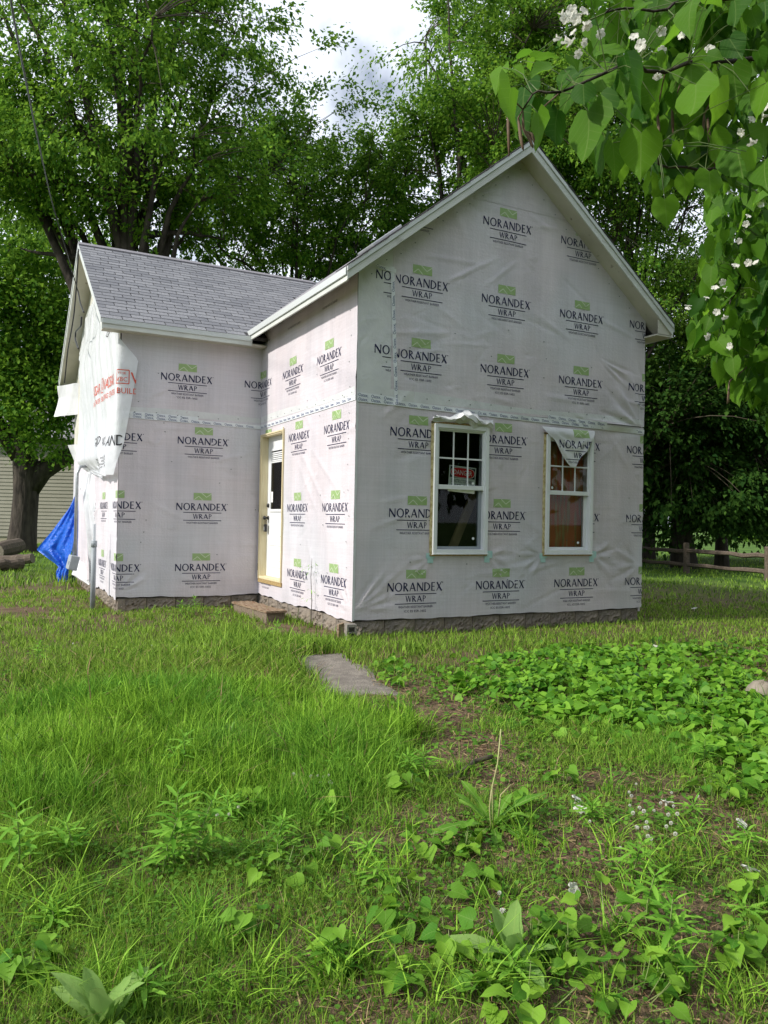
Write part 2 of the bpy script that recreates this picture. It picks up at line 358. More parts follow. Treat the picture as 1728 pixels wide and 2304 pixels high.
def glyph(ch):
    t, T = 0.10, 0.185; pi = math.pi
    if ch == 'N': return quad2((t/2, 0), (t/2, 1), .125, .10)+quad2((t*.5, .97), (.76, .03), T)+quad2((.78, 0), (.78, 1), .10, .125), .83
    if ch == 'O': return arc2(.49, .5, .49, .52, 0, 2*pi, .17, .105, 28), .98
    if ch == 'R': return quad2((.07, 0), (.07, 1), .17)+arc2(.10, .74, .42, .26, -pi/2, pi/2, .16, .10, 12)+quad2((.2, .50), (.62, 0), .15, .18), .66
    if ch == 'A': return quad2((.03, 0), (.38, .98), .105)+quad2((.38, .98), (.77, 0), .18)+quad2((.16, .33), (.62, .33), .09), .83
    if ch == 'D': return quad2((.07, 0), (.07, 1), .17)+arc2(.12, .5, .68, .5, -pi/2, pi/2, .17, .10, 16), .80
    if ch == 'E': return quad2((.07, 0), (.07, 1), .17)+quad2((.1, .955), (.5, .955), .095)+quad2((.1, .52), (.45, .52), .095)+quad2((.1, .048), (.52, .048), .095), .54
    if ch == 'X': return quad2((.07, 1), (.70, 0), .185)+quad2((.06, 0), (.68, 1), .105), .74
    if ch == 'W': return quad2((.04, 1), (.27, 0), .13)+quad2((.27, 0), (.50, 1), .08)+quad2((.50, 1), (.74, 0), .13)+quad2((.74, 0), (.97, 1), .08), 1.0
    if ch == 'P': return quad2((.07, 0), (.07, 1), .13)+arc2(.10, .72, .42, .28, -pi/2, pi/2, .13, .075, 12), .56
def word(s, w, h, gap=.17):
    out = []; x = 0
    for ch in s:
        g, a = glyph(ch); out += [q+[x, 0] for q in g]; x += a+gap
    return [q*[w/(x-gap), h] for q in out]
def split_long(T, mx=0.07):
    out = []; st = [np.asarray(q, float) for q in T]
    while st:
        q = st.pop(); e = [np.linalg.norm(q[i]-q[(i+1) % 3]) for i in range(3)]; i = int(np.argmax(e))
        if e[i] <= mx: out.append(q); continue
        a, b, c = q[i], q[(i+1) % 3], q[(i+2) % 3]; m = (a+b)/2
        st += [np.array([a, m, c]), np.array([m, b, c])]
    return out
def clip_tris(T, planes):
    for (nx, ny, d) in planes:                  # keep nx*u + ny*v >= d
        out = []
        for q in T:
            s = q@np.array([nx, ny])-d
            if (s >= 0).all(): out.append(q); continue
            if (s < 0).all(): continue
            P = []
            for i in range(3):
                j = (i+1) % 3
                if s[i] >= 0: P.append(q[i])
                if (s[i] >= 0) != (s[j] >= 0): P.append(q[i]+(q[j]-q[i])*s[i]/(s[i]-s[j]))
            for k in range(1, len(P)-1): out.append(np.array([P[0], P[k], P[k+1]]))
        T = out
    return T
def make_logo(icc):
    parts = []                                  # (triangles, material index, lift)
    fx0, fx1, fy0, fy1 = .245, .510, .150, .255
    parts.append((rect2(fx0, fy0, fx1, fy1), 1, 0))
    F = lambda a, b: (fx0+(fx1-fx0)*a, fy0+(fy1-fy0)*b)
    z = []
    for a, b in (((.03, .05), (.28, .55)), ((.28, .55), (.55, -.08)), ((.42, 1.04), (.72, .42)), ((.72, .42), (1.0, .92))): z += quad2(F(*a), F(*b), .010)
    parts.append((z, 2, .0007))
    parts.append((word('NORANDEX', .735, .103), 0, 0))
    parts.append((rect2(.745, .092, .755, .103), 0, 0))
    parts.append((rect2(.10, -.038, .665, -.029), 0, 0))
    parts.append((word('WRAP', .275, .072), 0, 0))
    parts[-1] = ([q+[.245, -.125] for q in parts[-1][0]], 0, 0)
    parts.append((rect2(.10, -.152, .665, -.143), 0, 0))
    parts.append((list(text_tris('WEATHER RESISTANT BARRIER', .47, .027)+[.145, -.198]), 0, 0))
    if icc: parts.append((list(text_tris('ICC ES ESR-1602', .30, .027)+[.225, -.248]), 0, 0))
    T = []; I = []; Z = []
    for tt, mi, li in parts:
        for k, q in enumerate(split_long(tt)): T.append(q); I.append(mi); Z.append(li+0.00004*(k % 7))
    return T, I, Z
LOGO = {True: make_logo(True), False: make_logo(False)}

# ------------------------------------------------------------------ ground
def lines(lo, hi, fine, far):
    a = list(np.arange(lo, hi+1e-6, fine)); st = fine; x = lo
    left = []
    while x > -far: st *= 1.22; x -= st; left.append(x)
    st = fine; x = hi; right = []
    while x < far: st *= 1.22; x += st; right.append(x)
    return np.array(left[::-1]+a+right)
gx, gy = lines(-8, 8, .16, 700), lines(-9, 10, .16, 700)
GX, GY = np.meshgrid(gx, gy); nx_, ny_ = len(gx), len(gy)
ii = (np.arange(ny_-1)[:, None]*nx_+np.arange(nx_-1)).ravel()
ground = link('ground', meshdata('ground', np.stack([GX, GY, gh(GX, GY)], -1).reshape(-1, 3), np.stack([ii, ii+1, ii+nx_+1, ii+nx_], 1), 'ground', smooth=True))
ground['kind'] = 'structure'

# old concrete walk leading to the corner
mb = MB(); ys = np.linspace(-0.95, -2.75, 13); nxs = 6
V = []; 
for y in ys:
    f = (y+0.95)/-1.8; xl = -1.20-.22*f+.05*math.sin(9*y); xr = -0.52-.30*f+.05*math.sin(7*y+1)+.03*math.sin(19*y)
    for i in range(nxs+1):
        x = xl+(xr-xl)*i/nxs; V.append((x, y, float(gh(x, y))+.016+.004*math.sin(13*x+5*y)-.022*max(0, (-2.2-y)/.55)-.008*(i in (0, nxs))))
F = [(r*(nxs+1)+i, r*(nxs+1)+i+1, (r+1)*(nxs+1)+i+1, (r+1)*(nxs+1)+i) for r in range(len(ys)-1) for i in range(nxs)]
nV = len(V); F2 = [tuple(reversed(f)) for f in F]
rim = [i for i in range(nxs+1)]+[r*(nxs+1)+nxs for r in range(1, len(ys))]+[(len(ys)-1)*(nxs+1)+i for i in range(nxs-1, -1, -1)]+[r*(nxs+1) for r in range(len(ys)-2, 0, -1)]
Vb = [(x, y, z-.12) for x, y, z in V]
S = [(rim[k], rim[(k+1) % len(rim)], rim[(k+1) % len(rim)]+nV, rim[k]+nV) for k in range(len(rim))]
path = link('path', meshdata('path', V+Vb, F2+S, 'concrete', smooth=False)); path['kind'] = 'structure'

# ------------------------------------------------------------------ the house
Wd, L1, Ww = 4.457, 3.37, 2.0706
house = thing('house', 'small unfinished house covered in grey white printed house wrap', 'house')
XP, ZP, SL = 2.225, 5.934, 0.797
XE0, XE1, YF, YB = -0.27, 4.72, -0.27, 9.6
def zt(x): return ZP-SL*abs(x-XP)
WYE, WZE, WYR, WZR, WX = 3.12, 3.835, 6.11, 5.75, -2.372
WSL = (WZR-WZE)/(WYR-WYE); WYB = 2*WYR-WYE
def zw(y): return WZR-WSL*abs(y-WYR)

class Wall:
    def __init__(s, O, U, N, L, H, seed, n=26, amp=.004, extra=()):
        s.O, s.U, s.N = np.array(O, float), np.array(U, float), np.array(N, float)
        r = np.random.default_rng(seed); s.cre = []
        for _ in range(n):
            u, v = r.uniform(0, L), r.uniform(0, H); a = r.normal(0.0, .45)+(math.pi/2 if r.random() < .15 else 0); l = r.uniform(.25, 1.0)
            s.cre.append((u, v, u+l*math.cos(a), v+l*math.sin(a), r.uniform(.012, .04), r.uniform(.5, 1.3)*amp*r.choice([1, 1, -1])))
        for _ in range(int(n*1.6)):                # puckers round the fixings
            u, v = r.uniform(0, L), r.uniform(0, H); a0 = r.uniform(0, 6.28)
            for q in range(int(r.integers(2, 5))):
                a = a0+r.normal(0, .8); l = r.uniform(.06, .28)
                s.cre.append((u, v, u+l*math.cos(a), v+l*math.sin(a), r.uniform(.009, .016), r.uniform(.4, .9)*amp*r.choice([1, -1])))
        s.cre += list(extra); s.ph = r.uniform(0, 6, 8)
    def h(s, u, v):
        u = np.asarray(u, float); v = np.asarray(v, float); p = s.ph
        z = .0025*np.sin(2.1*u+1.1*v+p[0])+.002*np.sin(4.3*v-1.7*u+p[1])+.0014*np.sin(9*u+5*v+p[2])+.001*np.sin(17*v+3*u+p[3])+.0007*np.sin(21*u-13*v+p[4])
        for (a, b, c, d, w, am) in s.cre:
            ex, ey = c-a, d-b; l2 = ex*ex+ey*ey
            t_ = ((u-a)*ex+(v-b)*ey)/l2; tcl = np.clip(t_, 0, 1)
            dd = np.hypot(u-a-tcl*ex, v-b-tcl*ey)
            z = z+2.0*am*np.exp(-(dd/w)**2 if w > .012 else -(dd/w))*(np.sin(np.pi*np.clip(t_*.9+.05, 0, 1))+.15)
        return z+.006
    def pos(s, u, v, off=0.0):
        u = np.asarray(u, float); v = np.asarray(v, float); hh = s.h(u, v)+off
        return s.O+u[..., None]*s.U+v[..., None]*np.array([0, 0, 1.])+hh[..., None]*s.N
def fan(u, v, a0, a1, n, l, amp=.006, w=.016):
    return [(u, v, u+l*math.cos(a)*(.6+.4*((i*7) % 5)/4), v+l*math.sin(a)*(.6+.4*((i*7) % 5)/4), w*(1+.4*(i % 3)), amp*(1 if i % 2 else -.7)) for i, a in enumerate(np.linspace(a0, a1, n))]
front = Wall((0, 0, 0), (1, 0, 0), (0, -1, 0), Wd, 5.8, 3, 70, .004,
             fan(4.42, 2.5, 1.7, 3.3, 9, 1.0, .010, .03)+fan(.02, .12, -.1, 1.0, 9, .6, .007)+fan(1.0, .72, 3.0, 4.4, 6, .35, .005)+fan(1.85, .74, -1.2, .3, 6, .45, .006)
             + fan(2.68, .74, 2.8, 4.2, 6, .5, .006)+fan(3.55, .74, -1.0, .5, 6, .55, .007)+fan(4.4, .6, 2.4, 3.8, 6, .7, .006)+fan(3.6, 3.4, -.7, -.2, 5, .8, .006)+fan(1.3, 3.45, 2.9, 3.6, 3, 1.2, .004, .02))
side = Wall((0, L1, 0), (0, -1, 0), (-1, 0, 0), L1, 4, 4, 20, .003, fan(3.33, .1, 1.9, 3.1, 7, .5, .005)+[(1.75, 2.0, 2.7, 1.15, .03, .005), (1.6, 1.9, 2.3, 1.2, .03, .004), (1.9, 1.0, 2.4, .2, .03, .004), (2.0, 2.1, 2.9, 1.5, .03, .004)])
wing = Wall((-Ww, L1, 0), (1, 0, 0), (0, -1, 0), Ww, 4, 5, 26, .0032, fan(.05, .1, .2, 1.2, 5, .5, .005)+fan(.5, 2.15, .3, 3.0, 5, .25, .004, .012))
LG = 2*(WYR-L1)
gable = Wall((-Ww, L1+LG, 0), (0, -1, 0), (-1, 0, 0), LG, 5.5, 6, 26, .004)

def sheet(wall, u0, u1, v0, vtop, off, parent, holes=(), step=.028, name='house_wrap', wav=0.0, m='wrap'):
    us = list(np.linspace(u0, u1, max(2, int((u1-u0)/step)+1))); vt = vtop if callable(vtop) else (lambda u: vtop)
    vmax = max(vt(u) for u in us); vs_ = list(np.linspace(0, 1, max(2, int((vmax-v0)/step)+1)))
    for (a, b, c, d) in holes:
        us += [a, b]; vs_ += [(c-v0)/(vmax-v0), (d-v0)/(vmax-v0)]
    us = np.unique(np.round(us, 5)); vs_ = np.unique(np.round(vs_, 6))
    Ug, Tg = np.meshgrid(us, vs_); top = np.array([vt(u) for u in us]); Vg = v0+Tg*(top-v0)[None, :]
    if wav: Vg = Vg+wav*np.clip(1-(Vg-v0)/.3, 0, 1)*(np.sin(3.1*Ug+1)+.6*np.sin(9.7*Ug+2)+.4*np.sin(23*Ug))
    P = wall.pos(Ug, Vg, off).reshape(-1, 3); n = len(us); F = []
    for j in range(len(vs_)-1):
        for i in range(n-1):
            uc, vc = (us[i]+us[i+1])/2, (Vg[j, i]+Vg[j+1, i+1])/2
            if any(a < uc < b and c < vc < d for (a, b, c, d) in holes): continue
            F.append((j*n+i, j*n+i+1, (j+1)*n+i+1, (j+1)*n+i))
    return link(name, meshdata(name, P, F, m, smooth=True), parent)
def print_tris(wall, T, I, Z, off, parent, name, mats):
    if not T: return None
    A = np.array(T); P = wall.pos(A[..., 0], A[..., 1], 0)+((off+.0028+np.array(Z))[:, None, None])*wall.N
    return link(name, meshdata(name, P.reshape(-1, 3), np.arange(len(A)*3).reshape(-1, 3), mats, I), parent)
def cut_out(T, H):                               # remove what lies over an opening
    for (a, b, c, d) in H:
        out = []
        for q in T:
            lo, hi = q.min(0), q.max(0)
            if hi[0] <= a or lo[0] >= b or hi[1] <= c or lo[1] >= d: out.append(q); continue
            out += clip_tris([q], [(-1, 0, -a)])+clip_tris([q], [(1, 0, b)])+clip_tris([q], [(1, 0, a), (-1, 0, -b), (0, -1, -c)])+clip_tris([q], [(1, 0, a), (-1, 0, -b), (0, 1, d)])
        T = out
    return T
def put_logo(wall, u, v, icc, off, parent, planes, H=()):
    T, I, Z = LOGO[icc]
    T2, I2, Z2 = [], [], []
    for q, i, z in zip(T, I, Z):
        for c in cut_out(clip_tris([q+[u, v-.05]], planes), H): T2.append(c); I2.append(i); Z2.append(z)
    return print_tris(wall, T2, I2, Z2, off, parent, 'printed_logo', ['ink', 'ink_green', 'ink_pale'])
W1 = (1.022, 1.812, .770, 2.332); W2 = (2.722, 3.512, .764, 2.312)
DOOR = (L1-3.265, L1-2.365, .25, 2.37)            # opening in side-wall coordinates
holes = [(a+.03, b-.03, c+.03, d-.03) for a, b, c, d in (W1, W2)]
SEAM = 2.56
fl = sheet(front, 0, Wd, 0, SEAM-.04, 0, house, holes, wav=.006)
fu = sheet(front, .43, Wd, SEAM-.03, lambda u: zt(u)-.12, .006, house)
fu2 = sheet(front, 0, .50, SEAM-.03, lambda u: zt(u)-.12, .003, house, m='wrap_white')
cl = lambda u0, u1, v0=-1, v1=9: [(1, 0, u0), (-1, 0, -u1), (0, 1, v0), (0, -1, -v1)]
for k in range(4):
    u = .440+1.235*k
    for v, ic in ((.372, True), (1.245, False), (2.20, False)): put_logo(front, u, v, ic, 0, fl, cl(0, Wd-.004, .03, SEAM-.05), holes)
    for v, ic in ((3.07, True), (3.945, False), (4.915, False)):
        rk = [(-SL, -1, -(ZP-.155+SL*XP)), (SL, -1, -(ZP-.155-SL*XP))]
        if v > 4.5 and k in (0, 3): continue
        put_logo(front, u+.012, v+(.05 if k == 0 else 0)-(.02 if k == 2 else 0), ic, .006, fu, cl(.47, Wd-.004)+rk)
put_logo(front, .21, 3.14, True, .003, fu2, cl(.02, .425)); put_logo(front, .212, 4.005, False, .003, fu2, cl(.02, .425))
put_logo(front, .30, 4.86, False, .006, fu, cl(.47, Wd)+[(SL, -1, -(ZP-.155-SL*XP))])
# side wall and wing: one run of printing carried round the inner corner
sl_ = sheet(side, 0, L1, 0, SEAM-.02, 0, house, [(DOOR[0], DOOR[1], DOOR[2], DOOR[3])], wav=.014)
su_ = sheet(side, 0, L1, SEAM-.03, 4.03, .004, house)
wl_ = sheet(wing, 0, Ww, 0, SEAM-.02, 0, house, wav=.008)
wu_ = sheet(wing, 0, Ww, SEAM-.03, 3.80, .004, house)
gl_ = sheet(gable, 0, LG, 0, SEAM-.02, 0, house, wav=.02)
gu_ = sheet(gable, 0, LG, SEAM-.03, lambda u: zw(L1+LG-u)-.13, .004, house, m='soffit')
def run(s, v, ic, lower):                        # s: distance along the run, 0 at the inner corner, right positive
    o = 0 if lower else .004
    A, B, Cc = (sl_, wl_, gl_) if lower else (su_, wu_, gu_)
    if s+.78 > 0 and s < L1: put_logo(side, s, v, ic, o, A, cl(.004, L1-.004, .03, 3.82), [DOOR])
    if s < 0 and s+.78 > -Ww: put_logo(wing, s+Ww, v, ic, o, B, cl(.004, Ww-.004, .03, 3.72))
    if s < -Ww and lower: put_logo(gable, s+Ww+LG, v, ic, o, Cc, cl(.004, LG-.004))
for v, ic in ((.415, True), (1.30, False), (2.262, False)):
    for k in range(-4, 4): run(-.02+1.237*k+(.05 if (k == 1 and v < .5) else 0), v, ic, True)
for v, ic in ((3.165, True), (4.04, False)):
    for k in range(-1, 3): run(-.28+1.235*k, v, ic, False)
# remaining walls and inner shell
mb = MB()
mb.box((Wd-.03, .02, -.05), (Wd, YB-.3, 3.95)); mb.box((.02, YB-.33, -.05), (Wd-.03, YB-.3, 3.95))
mb.box((-Ww+.02, L1+LG-.03, -.05), (0, L1+LG, 3.8))
mb.build('sheathing', 'wrap', house)
mb = MB(); mb.slab([(.03, YB-.31, 3.9), (Wd-.03, YB-.31, 3.9), (XP, YB-.31, ZP-.2), (XP, YB-.31, ZP-.2)], (0, .03, 0)); mb.build('rear_gable', 'wrap', house)
mb = MB(); mb.box((.04, 1.9, .0), (Wd-.05, 1.95, 3.9)); mb.build('darkening_partition', 'unlit_interior', house)  # added dark sheet that keeps the room behind the windows dark
mb = MB(); mb.box((.04, .04, -.02), (Wd-.05, YB-.35, .02)); mb.build('floor_deck', 'unlit_interior', house)
mb = MB(); mb.slab([(1.35, .34, .5), (1.47, .34, .5), (1.98, .34, 1.62), (1.86, .34, 1.62)], (0, .04, 0)); mb.build('brace', 'lumber_dim', house)
mb = MB(); mb.box((2.60, .115, .65), (3.62, .13, 2.45)); mb.build('plywood_panel', 'plywood', house)

# seam tape with printed lettering
def tape(wall, pts, w, off, parent, reps, both=False):
    P = []
    for (u, v) in pts: P.append((u, v))
    P = np.array(P); V = []; d = P[-1]-P[0]; n = np.array([-d[1], d[0]])/np.linalg.norm(d)
    A = wall.pos(P[:, 0]+n[0]*w/2, P[:, 1]+n[1]*w/2, off); B = wall.pos(P[:, 0]-n[0]*w/2, P[:, 1]-n[1]*w/2, off); m_ = len(P)
    F = [(i, i+1, m_+i+1, m_+i) for i in range(m_-1)]
    o = link('seam_tape', meshdata('seam_tape', np.vstack([A, B]), [tuple(reversed(f)) for f in F], 'tape_white', smooth=True), parent)
    Lt = np.linalg.norm(d); dx = d/Lt; base = text_tris('Oatex,', .125, .036); T = []
    for k in range(int(Lt/.165)):
        for q in base:
            c = q+[.01+.165*k, -.018]
            T.append(P[0]+np.outer(c[:, 0], dx)+np.outer(c[:, 1], n))
    print_tris(wall, T, [0]*len(T), np.zeros(len(T)), off-.0012, parent if False else o, 'printed_lettering', ['tape_ink'])
ln_ = lambda a, b, n=60: [(a[0]+(b[0]-a[0])*i/n, a[1]+(b[1]-a[1])*i/n) for i in range(n+1)]
tape(front, ln_((.0, SEAM-.02), (Wd, SEAM-.10), 110), .065, .0095, house, 1)
tape(front, ln_((.0, SEAM+.03), (.52, SEAM+.012), 14), .055, .0098, house, 1)
tape(front, ln_((2.75, SEAM-.015), (3.75, SEAM-.05), 26), .06, .0112, house, 1)
tape(front, ln_((.505, 2.50), (.42, 4.12), 46), .05, .0116, house, 1)
tape(front, ln_((.20, 4.10), (.47, 4.075), 8), .045, .0128, house, 1)
tape(side, ln_((.0, SEAM-.03), (L1, SEAM+.0), 80), .065, .0075, house, 1)
tape(wing, ln_((.0, SEAM-.0), (Ww, SEAM-.03), 50), .055, .0075, house, 1)
tape(wing, ln_((.0, SEAM+.04), (1.1, SEAM+.03), 26), .05, .0078, house, 1)
# pale lap strip of the upper sheet above the tape
for wall, L_w in ((front, Wd), (side, L1), (wing, Ww)):
    sheet(wall, .02, L_w-.02, SEAM+(.035 if wall is not front else .0), lambda u, w_=wall: SEAM+.12+.02*math.sin(2*u)-(.07*u/Wd if w_ is front else 0), .0068 if wall is front else .0052, house, name='lap_strip', m='wrap_white')
sheet(front, 1.55, 3.15, 5.16, lambda u: min(5.24, zt(u)-.15), .010, house, name='lap_strip')
# staples
r = np.random.default_rng(8)
def staples(wall, pts, off, parent):
    T = []
    for (u, v) in pts: T += rect2(u-.009, v-.003, u+.009, v+.003)+rect2(u-.003, v-.010, u+.003, v+.003)
    print_tris(wall, T, [0]*len(T), np.zeros(len(T)), off, parent, 'staple_row', ['staple_ink'])
staples(front, [(u, SEAM+.08-.03*u/4+r.normal(0, .012)) for u in np.arange(.3, 4.4, .31)]+[(r.uniform(.3, 4.2), r.uniform(2.8, 3.9)) for _ in range(12)]+[(u, zt(u)-.24-r.random()*.05) for u in np.arange(.15, 4.3, .19)], .010, fu)
staples(front, [(r.uniform(.1, 4.3), r.uniform(.3, 2.3)) for _ in range(16)], .002, fl)
staples(side, [(u, SEAM+.07+r.normal(0, .01)) for u in np.arange(.2, 3.3, .28)]+[(3.2+r.normal(0, .02), v) for v in np.arange(.3, 3.6, .3)]+[(r.uniform(.9, 3.2), r.uniform(.3, 3.4)) for _ in range(14)], .006, su_)
staples(wing, [(u, SEAM+.07+r.normal(0, .01)) for u in np.arange(.2, 2, .3)]+[(r.uniform(.1, 2), r.uniform(.3, 3.5)) for _ in range(14)], .006, wu_)

# corner tape strip at the near corner
mb = MB(); 
for i in range(20):
    z0, z1 = .9*0+i*.2, (i+1)*.2; w0, w1 = .016+.004*math.sin(i*1.7), .016+.004*math.sin((i+1)*1.7)
    mb.add([(-.010, -w0*.5, z0), (-.0135, -.0135, z0), (w0, -.0135, z0), (-.010, -w1*.5, z1), (-.0135, -.0135, z1), (w1, -.0135, z1)], [(0, 1, 4, 3), (1, 2, 5, 4)])
mb.build('corner_strip', 'wrap_white', house)

# foundation of rock faced blocks
blk = []
for vnt in range(5):
    n, m_ = 13, 7; r = np.random.default_rng(40+vnt); V = []; amp = r.normal(0, 1, (m_+1, n+1))
    for j in range(m_+1):
        for i in range(n+1):
            x, z = -.2+.4*i/n, -.1+.2*j/m_; e = min(i, n-i, 2)/2*min(j, m_-j, 1.5)/1.5
            V.append((x, -.028*e*(.6+.4*math.sin(5*x+vnt)+.35*amp[j, i])-.002, z))
    F = [(j*(n+1)+i, j*(n+1)+i+1, (j+1)*(n+1)+i+1, (j+1)*(n+1)+i) for j in range(m_) for i in range(n)]
    b0 = len(V); V += [(-.2, .1, -.1), (.2, .1, -.1), (.2, .1, .1), (-.2, .1, .1)]
    c0, c1, c2, c3 = 0, n, m_*(n+1)+n, m_*(n+1)
    F += [tuple([*range(0, n+1)][::-1])+(b0, b0+1), tuple(m_*(n+1)+i for i in range(n+1))+(b0+2, b0+3), tuple(j*(n+1) for j in range(m_+1))+(b0+3, b0), tuple(j*(n+1)+n for j in range(m_, -1, -1))+(b0+1, b0+2)]
    blk.append(meshdata('foundation_block', V, F, 'block'))
mb = MB(); mb.box((.055, .055, -.45), (Wd-.03, .12, -.012)); mb.box((.055, .12, -.45), (.12, L1+.05, -.012)); mb.box((-Ww+.055, L1+.055, -.45), (.055, L1+.12, -.012)); mb.box((-Ww+.055, L1+.12, -.45), (-Ww+.12, L1+LG, -.012)); mb.box((Wd-.12, .12, -.45), (Wd-.03, YB-.3, -.012))
found = mb.build('foundation', 'mortar', house)
def course(p0, d, nrm, L, seed):
    r = np.random.default_rng(seed); d = np.array(d, float); nrm = np.array(nrm, float)
    for row, zc in enumerate((-.115, -.322)):
        s = -.2*row
        while s < L:
            w = .41; a, b = max(s, 0), min(s+w, L)
            if b-a > .06:
                c = np.array(p0, float)+d*((a+b)/2)
                sc = (b-a-.010)/.4
                M = Matrix(((d[0]*sc, -nrm[0], 0, c[0]), (d[1]*sc, -nrm[1], 0, c[1]), (0, 0, 1, zc), (0, 0, 0, 1)))
                link('foundation_block', blk[int(r.integers(5))], found, M)
            s += w
course((.02, .03, 0), (1, 0, 0), (0, -1, 0), Wd-.05, 1)
course((.03, L1+.02, 0), (0, -1, 0), (-1, 0, 0), L1, 2)
course((-Ww+.02, L1+.03, 0), (1, 0, 0), (0, -1, 0), Ww, 3)
course((-Ww+.03, L1+LG, 0), (0, -1, 0), (-1, 0, 0), LG, 4)

# main roof
mb = MB()
for xe, xp in ((XE0, XP), (XE1, XP)):
    q = [(xe, YF, zt(xe)), (xp, YF, ZP), (xp, YB, ZP), (xe, YB, zt(xe))]
    if xe > XP: q = q[::-1]
    mb.slab([(x, y, z-.045) for x, y, z in q], (0, 0, .045))
roof = mb.build('roof', 'roof_plain', house)
mb = MB()                                        # ragged shingle edge along the rakes
for i in range(30):
    for sgn in (-1, 1):
        a = (XP-XE0)/30; x0 = XP+sgn*i*a; x1 = XP+sgn*(i+1)*a; e = .012+.012*((i*37) % 10)/10
        q = [(x0, YF-e, zt(x0)+.006), (x1+sgn*.01, YF-e, zt(x1)+.004), (x1+sgn*.01, YF+.3, zt(x1)+.004), (x0, YF+.3, zt(x0)+.006)]
        if sgn < 0: q = q[::-1]
        mb.slab([q[0], q[1], q[2], q[3]], (0, 0, .010+.003*(i % 2)))
mb.build('shingle_edge', 'shingle_dark', roof)
def rake(x0, x1, y, th, h0, h1, name, m):        # board along the rake, from h0 to h1 below the top
    mb = MB(); P = []
    for yy in (y, y+th):
        P.append([(x0, yy, zt(x0)-h1), (x1, yy, zt(x1)-h1), (x1, yy, zt(x1)-h0), (x0, yy, zt(x0)-h0)])
    mb.hexa(P[0]+P[1]); return bevel(mb.build(name, m, house), .003)
rake(XE0+.0, XP, YF+.004, .02, .050, .150, 'rake_board', 'trim'); rake(XP, XE1, YF+.004, .02, .050, .150, 'rake_board', 'trim')
rake(XE0-.004, XP, YF-.012, .016, -.006, .052, 'drip_edge', 'drip'); rake(XP, XE1+.004, YF-.012, .016, -.006, .052, 'drip_edge', 'drip')
for x0, x1 in ((XE0, XP), (XP, XE1)):            # sloping soffit under the rake
    mb = MB(); mb.slab([(x0, YF+.02, zt(x0)-.145), (x1, YF+.02, zt(x1)-.145), (x1, .03, zt(x1)-.145), (x0, .03, zt(x0)-.145)], (0, 0, .015)); mb.build('rake_soffit', 'soffit', house)
# eaves
mb = MB(); mb.box((XE0-.002, YF+.012, 3.79), (XE0+.02, 3.45, 3.888)); bevel(mb.build('eave_board', 'trim', house), .003)
mb = MB(); mb.box((XE0-.022, YF+.006, 3.85), (XE0-.003, 3.45, 3.935)); bevel(mb.build('drip_edge', 'drip', house), .004)
mb = MB(); mb.slab([(XE0+.021, .031, zt(XE0)-.142), (.03, .031, zt(.03)-.142), (.03, 3.45, zt(.03)-.142), (XE0+.021, 3.45, zt(XE0)-.142)], (0, 0, .015)); mb.build('eave_soffit', 'soffit', house)
mb = MB(); mb.box((XE1-.02, YF+.012, 3.77), (XE1+.002, YB, 3.888)); bevel(mb.build('eave_board', 'trim', house), .003)
mb = MB(); mb.box((XE1+.003, YF+.006, 3.85), (XE1+.022, YB, 3.935)); mb.build('drip_edge', 'drip', house)
mb = MB(); mb.box((Wd-.03, YF+.03, 3.775), (XE1-.021, YB, 3.795)); mb.build('eave_soffit', 'soffit', house)
mb = MB()
for xe, xi in ((XE1-.02, Wd),):    # end caps of the boxed eaves
    mb.slab([(xe, YF+.026, 3.80), (xi, YF+.026, 3.80), (xi, YF+.026, zt(xi)-.146), (xe, YF+.026, zt(xe)-.146)], (0, .012, 0))
mb.build('eave_return', 'soffit', house)
# low vent pan on the roof slope
mb = MB(); x0, x1, y0 = 1.02, 1.47, 1.7
mb.slab([(x0, y0, zt(x0)+.01), (x1, y0, zt(x1)+.01), (x1, y0+.5, zt(x1)+.01), (x0, y0+.5, zt(x0)+.01)], (-.02, 0, .035)); bevel(mb.build('roof_vent', 'steel', roof), .01, 2)

# wing roof with single shingle tabs
mb = MB()
for ye in (WYE, WYB):
    q = [(WX, ye, zw(ye)), (1.95, ye, zw(ye)), (1.95, WYR, WZR), (WX, WYR, WZR)]
    if ye > WYR: q = q[::-1]
    mb.slab([(x, y, z-.05) for x, y, z in q], (0, 0, .05))
wroof = mb.build('wing_roof', 'shingle_dark', house)
slope_l = math.hypot(WYR-WYE, WZR-WZE); ncrs = 26; ex = slope_l/ncrs; tw = .292
ca, sa = (WYR-WYE)/slope_l, (WZR-WZE)/slope_l
tabs = []
for v in range(3):
    mb = MB(); mb.hexa([(0, -.012, .004), (tw-.014, -.012, .004), (tw-.014, ex+.01, .001), (0, ex+.01, .001), (0, -.012, .0105+.001*v), (tw-.014, -.012, .0105+.001*v), (tw-.014, ex+.01, .004), (0, ex+.01, .004)])
    tabs.append(meshdata('shingle', mb.V, mb.F, 'shingle'))
r = np.random.default_rng(5); ntab = 0
for c in range(ncrs):
    s = c*ex; y = WYE+s*ca; z = WZE+s*sa; xv = XP-(ZP-z)/SL+.03; x = WX-.01-(c % 2)*tw*.5-(c % 5)*.011
    while x < xv:
        w = 1.0; xs = x
        if xs < WX-.012: w = (x+tw-(WX-.012))/tw; xs = WX-.012
        if w > .1:
            M = Matrix(((w, 0, 0, xs), (0, ca, -sa, y), (0, sa, ca, z+r.uniform(0, .0012)), (0, 0, 0, 1)))
            link('shingle', tabs[int(r.integers(3))], wroof, M); ntab += 1
        x += tw
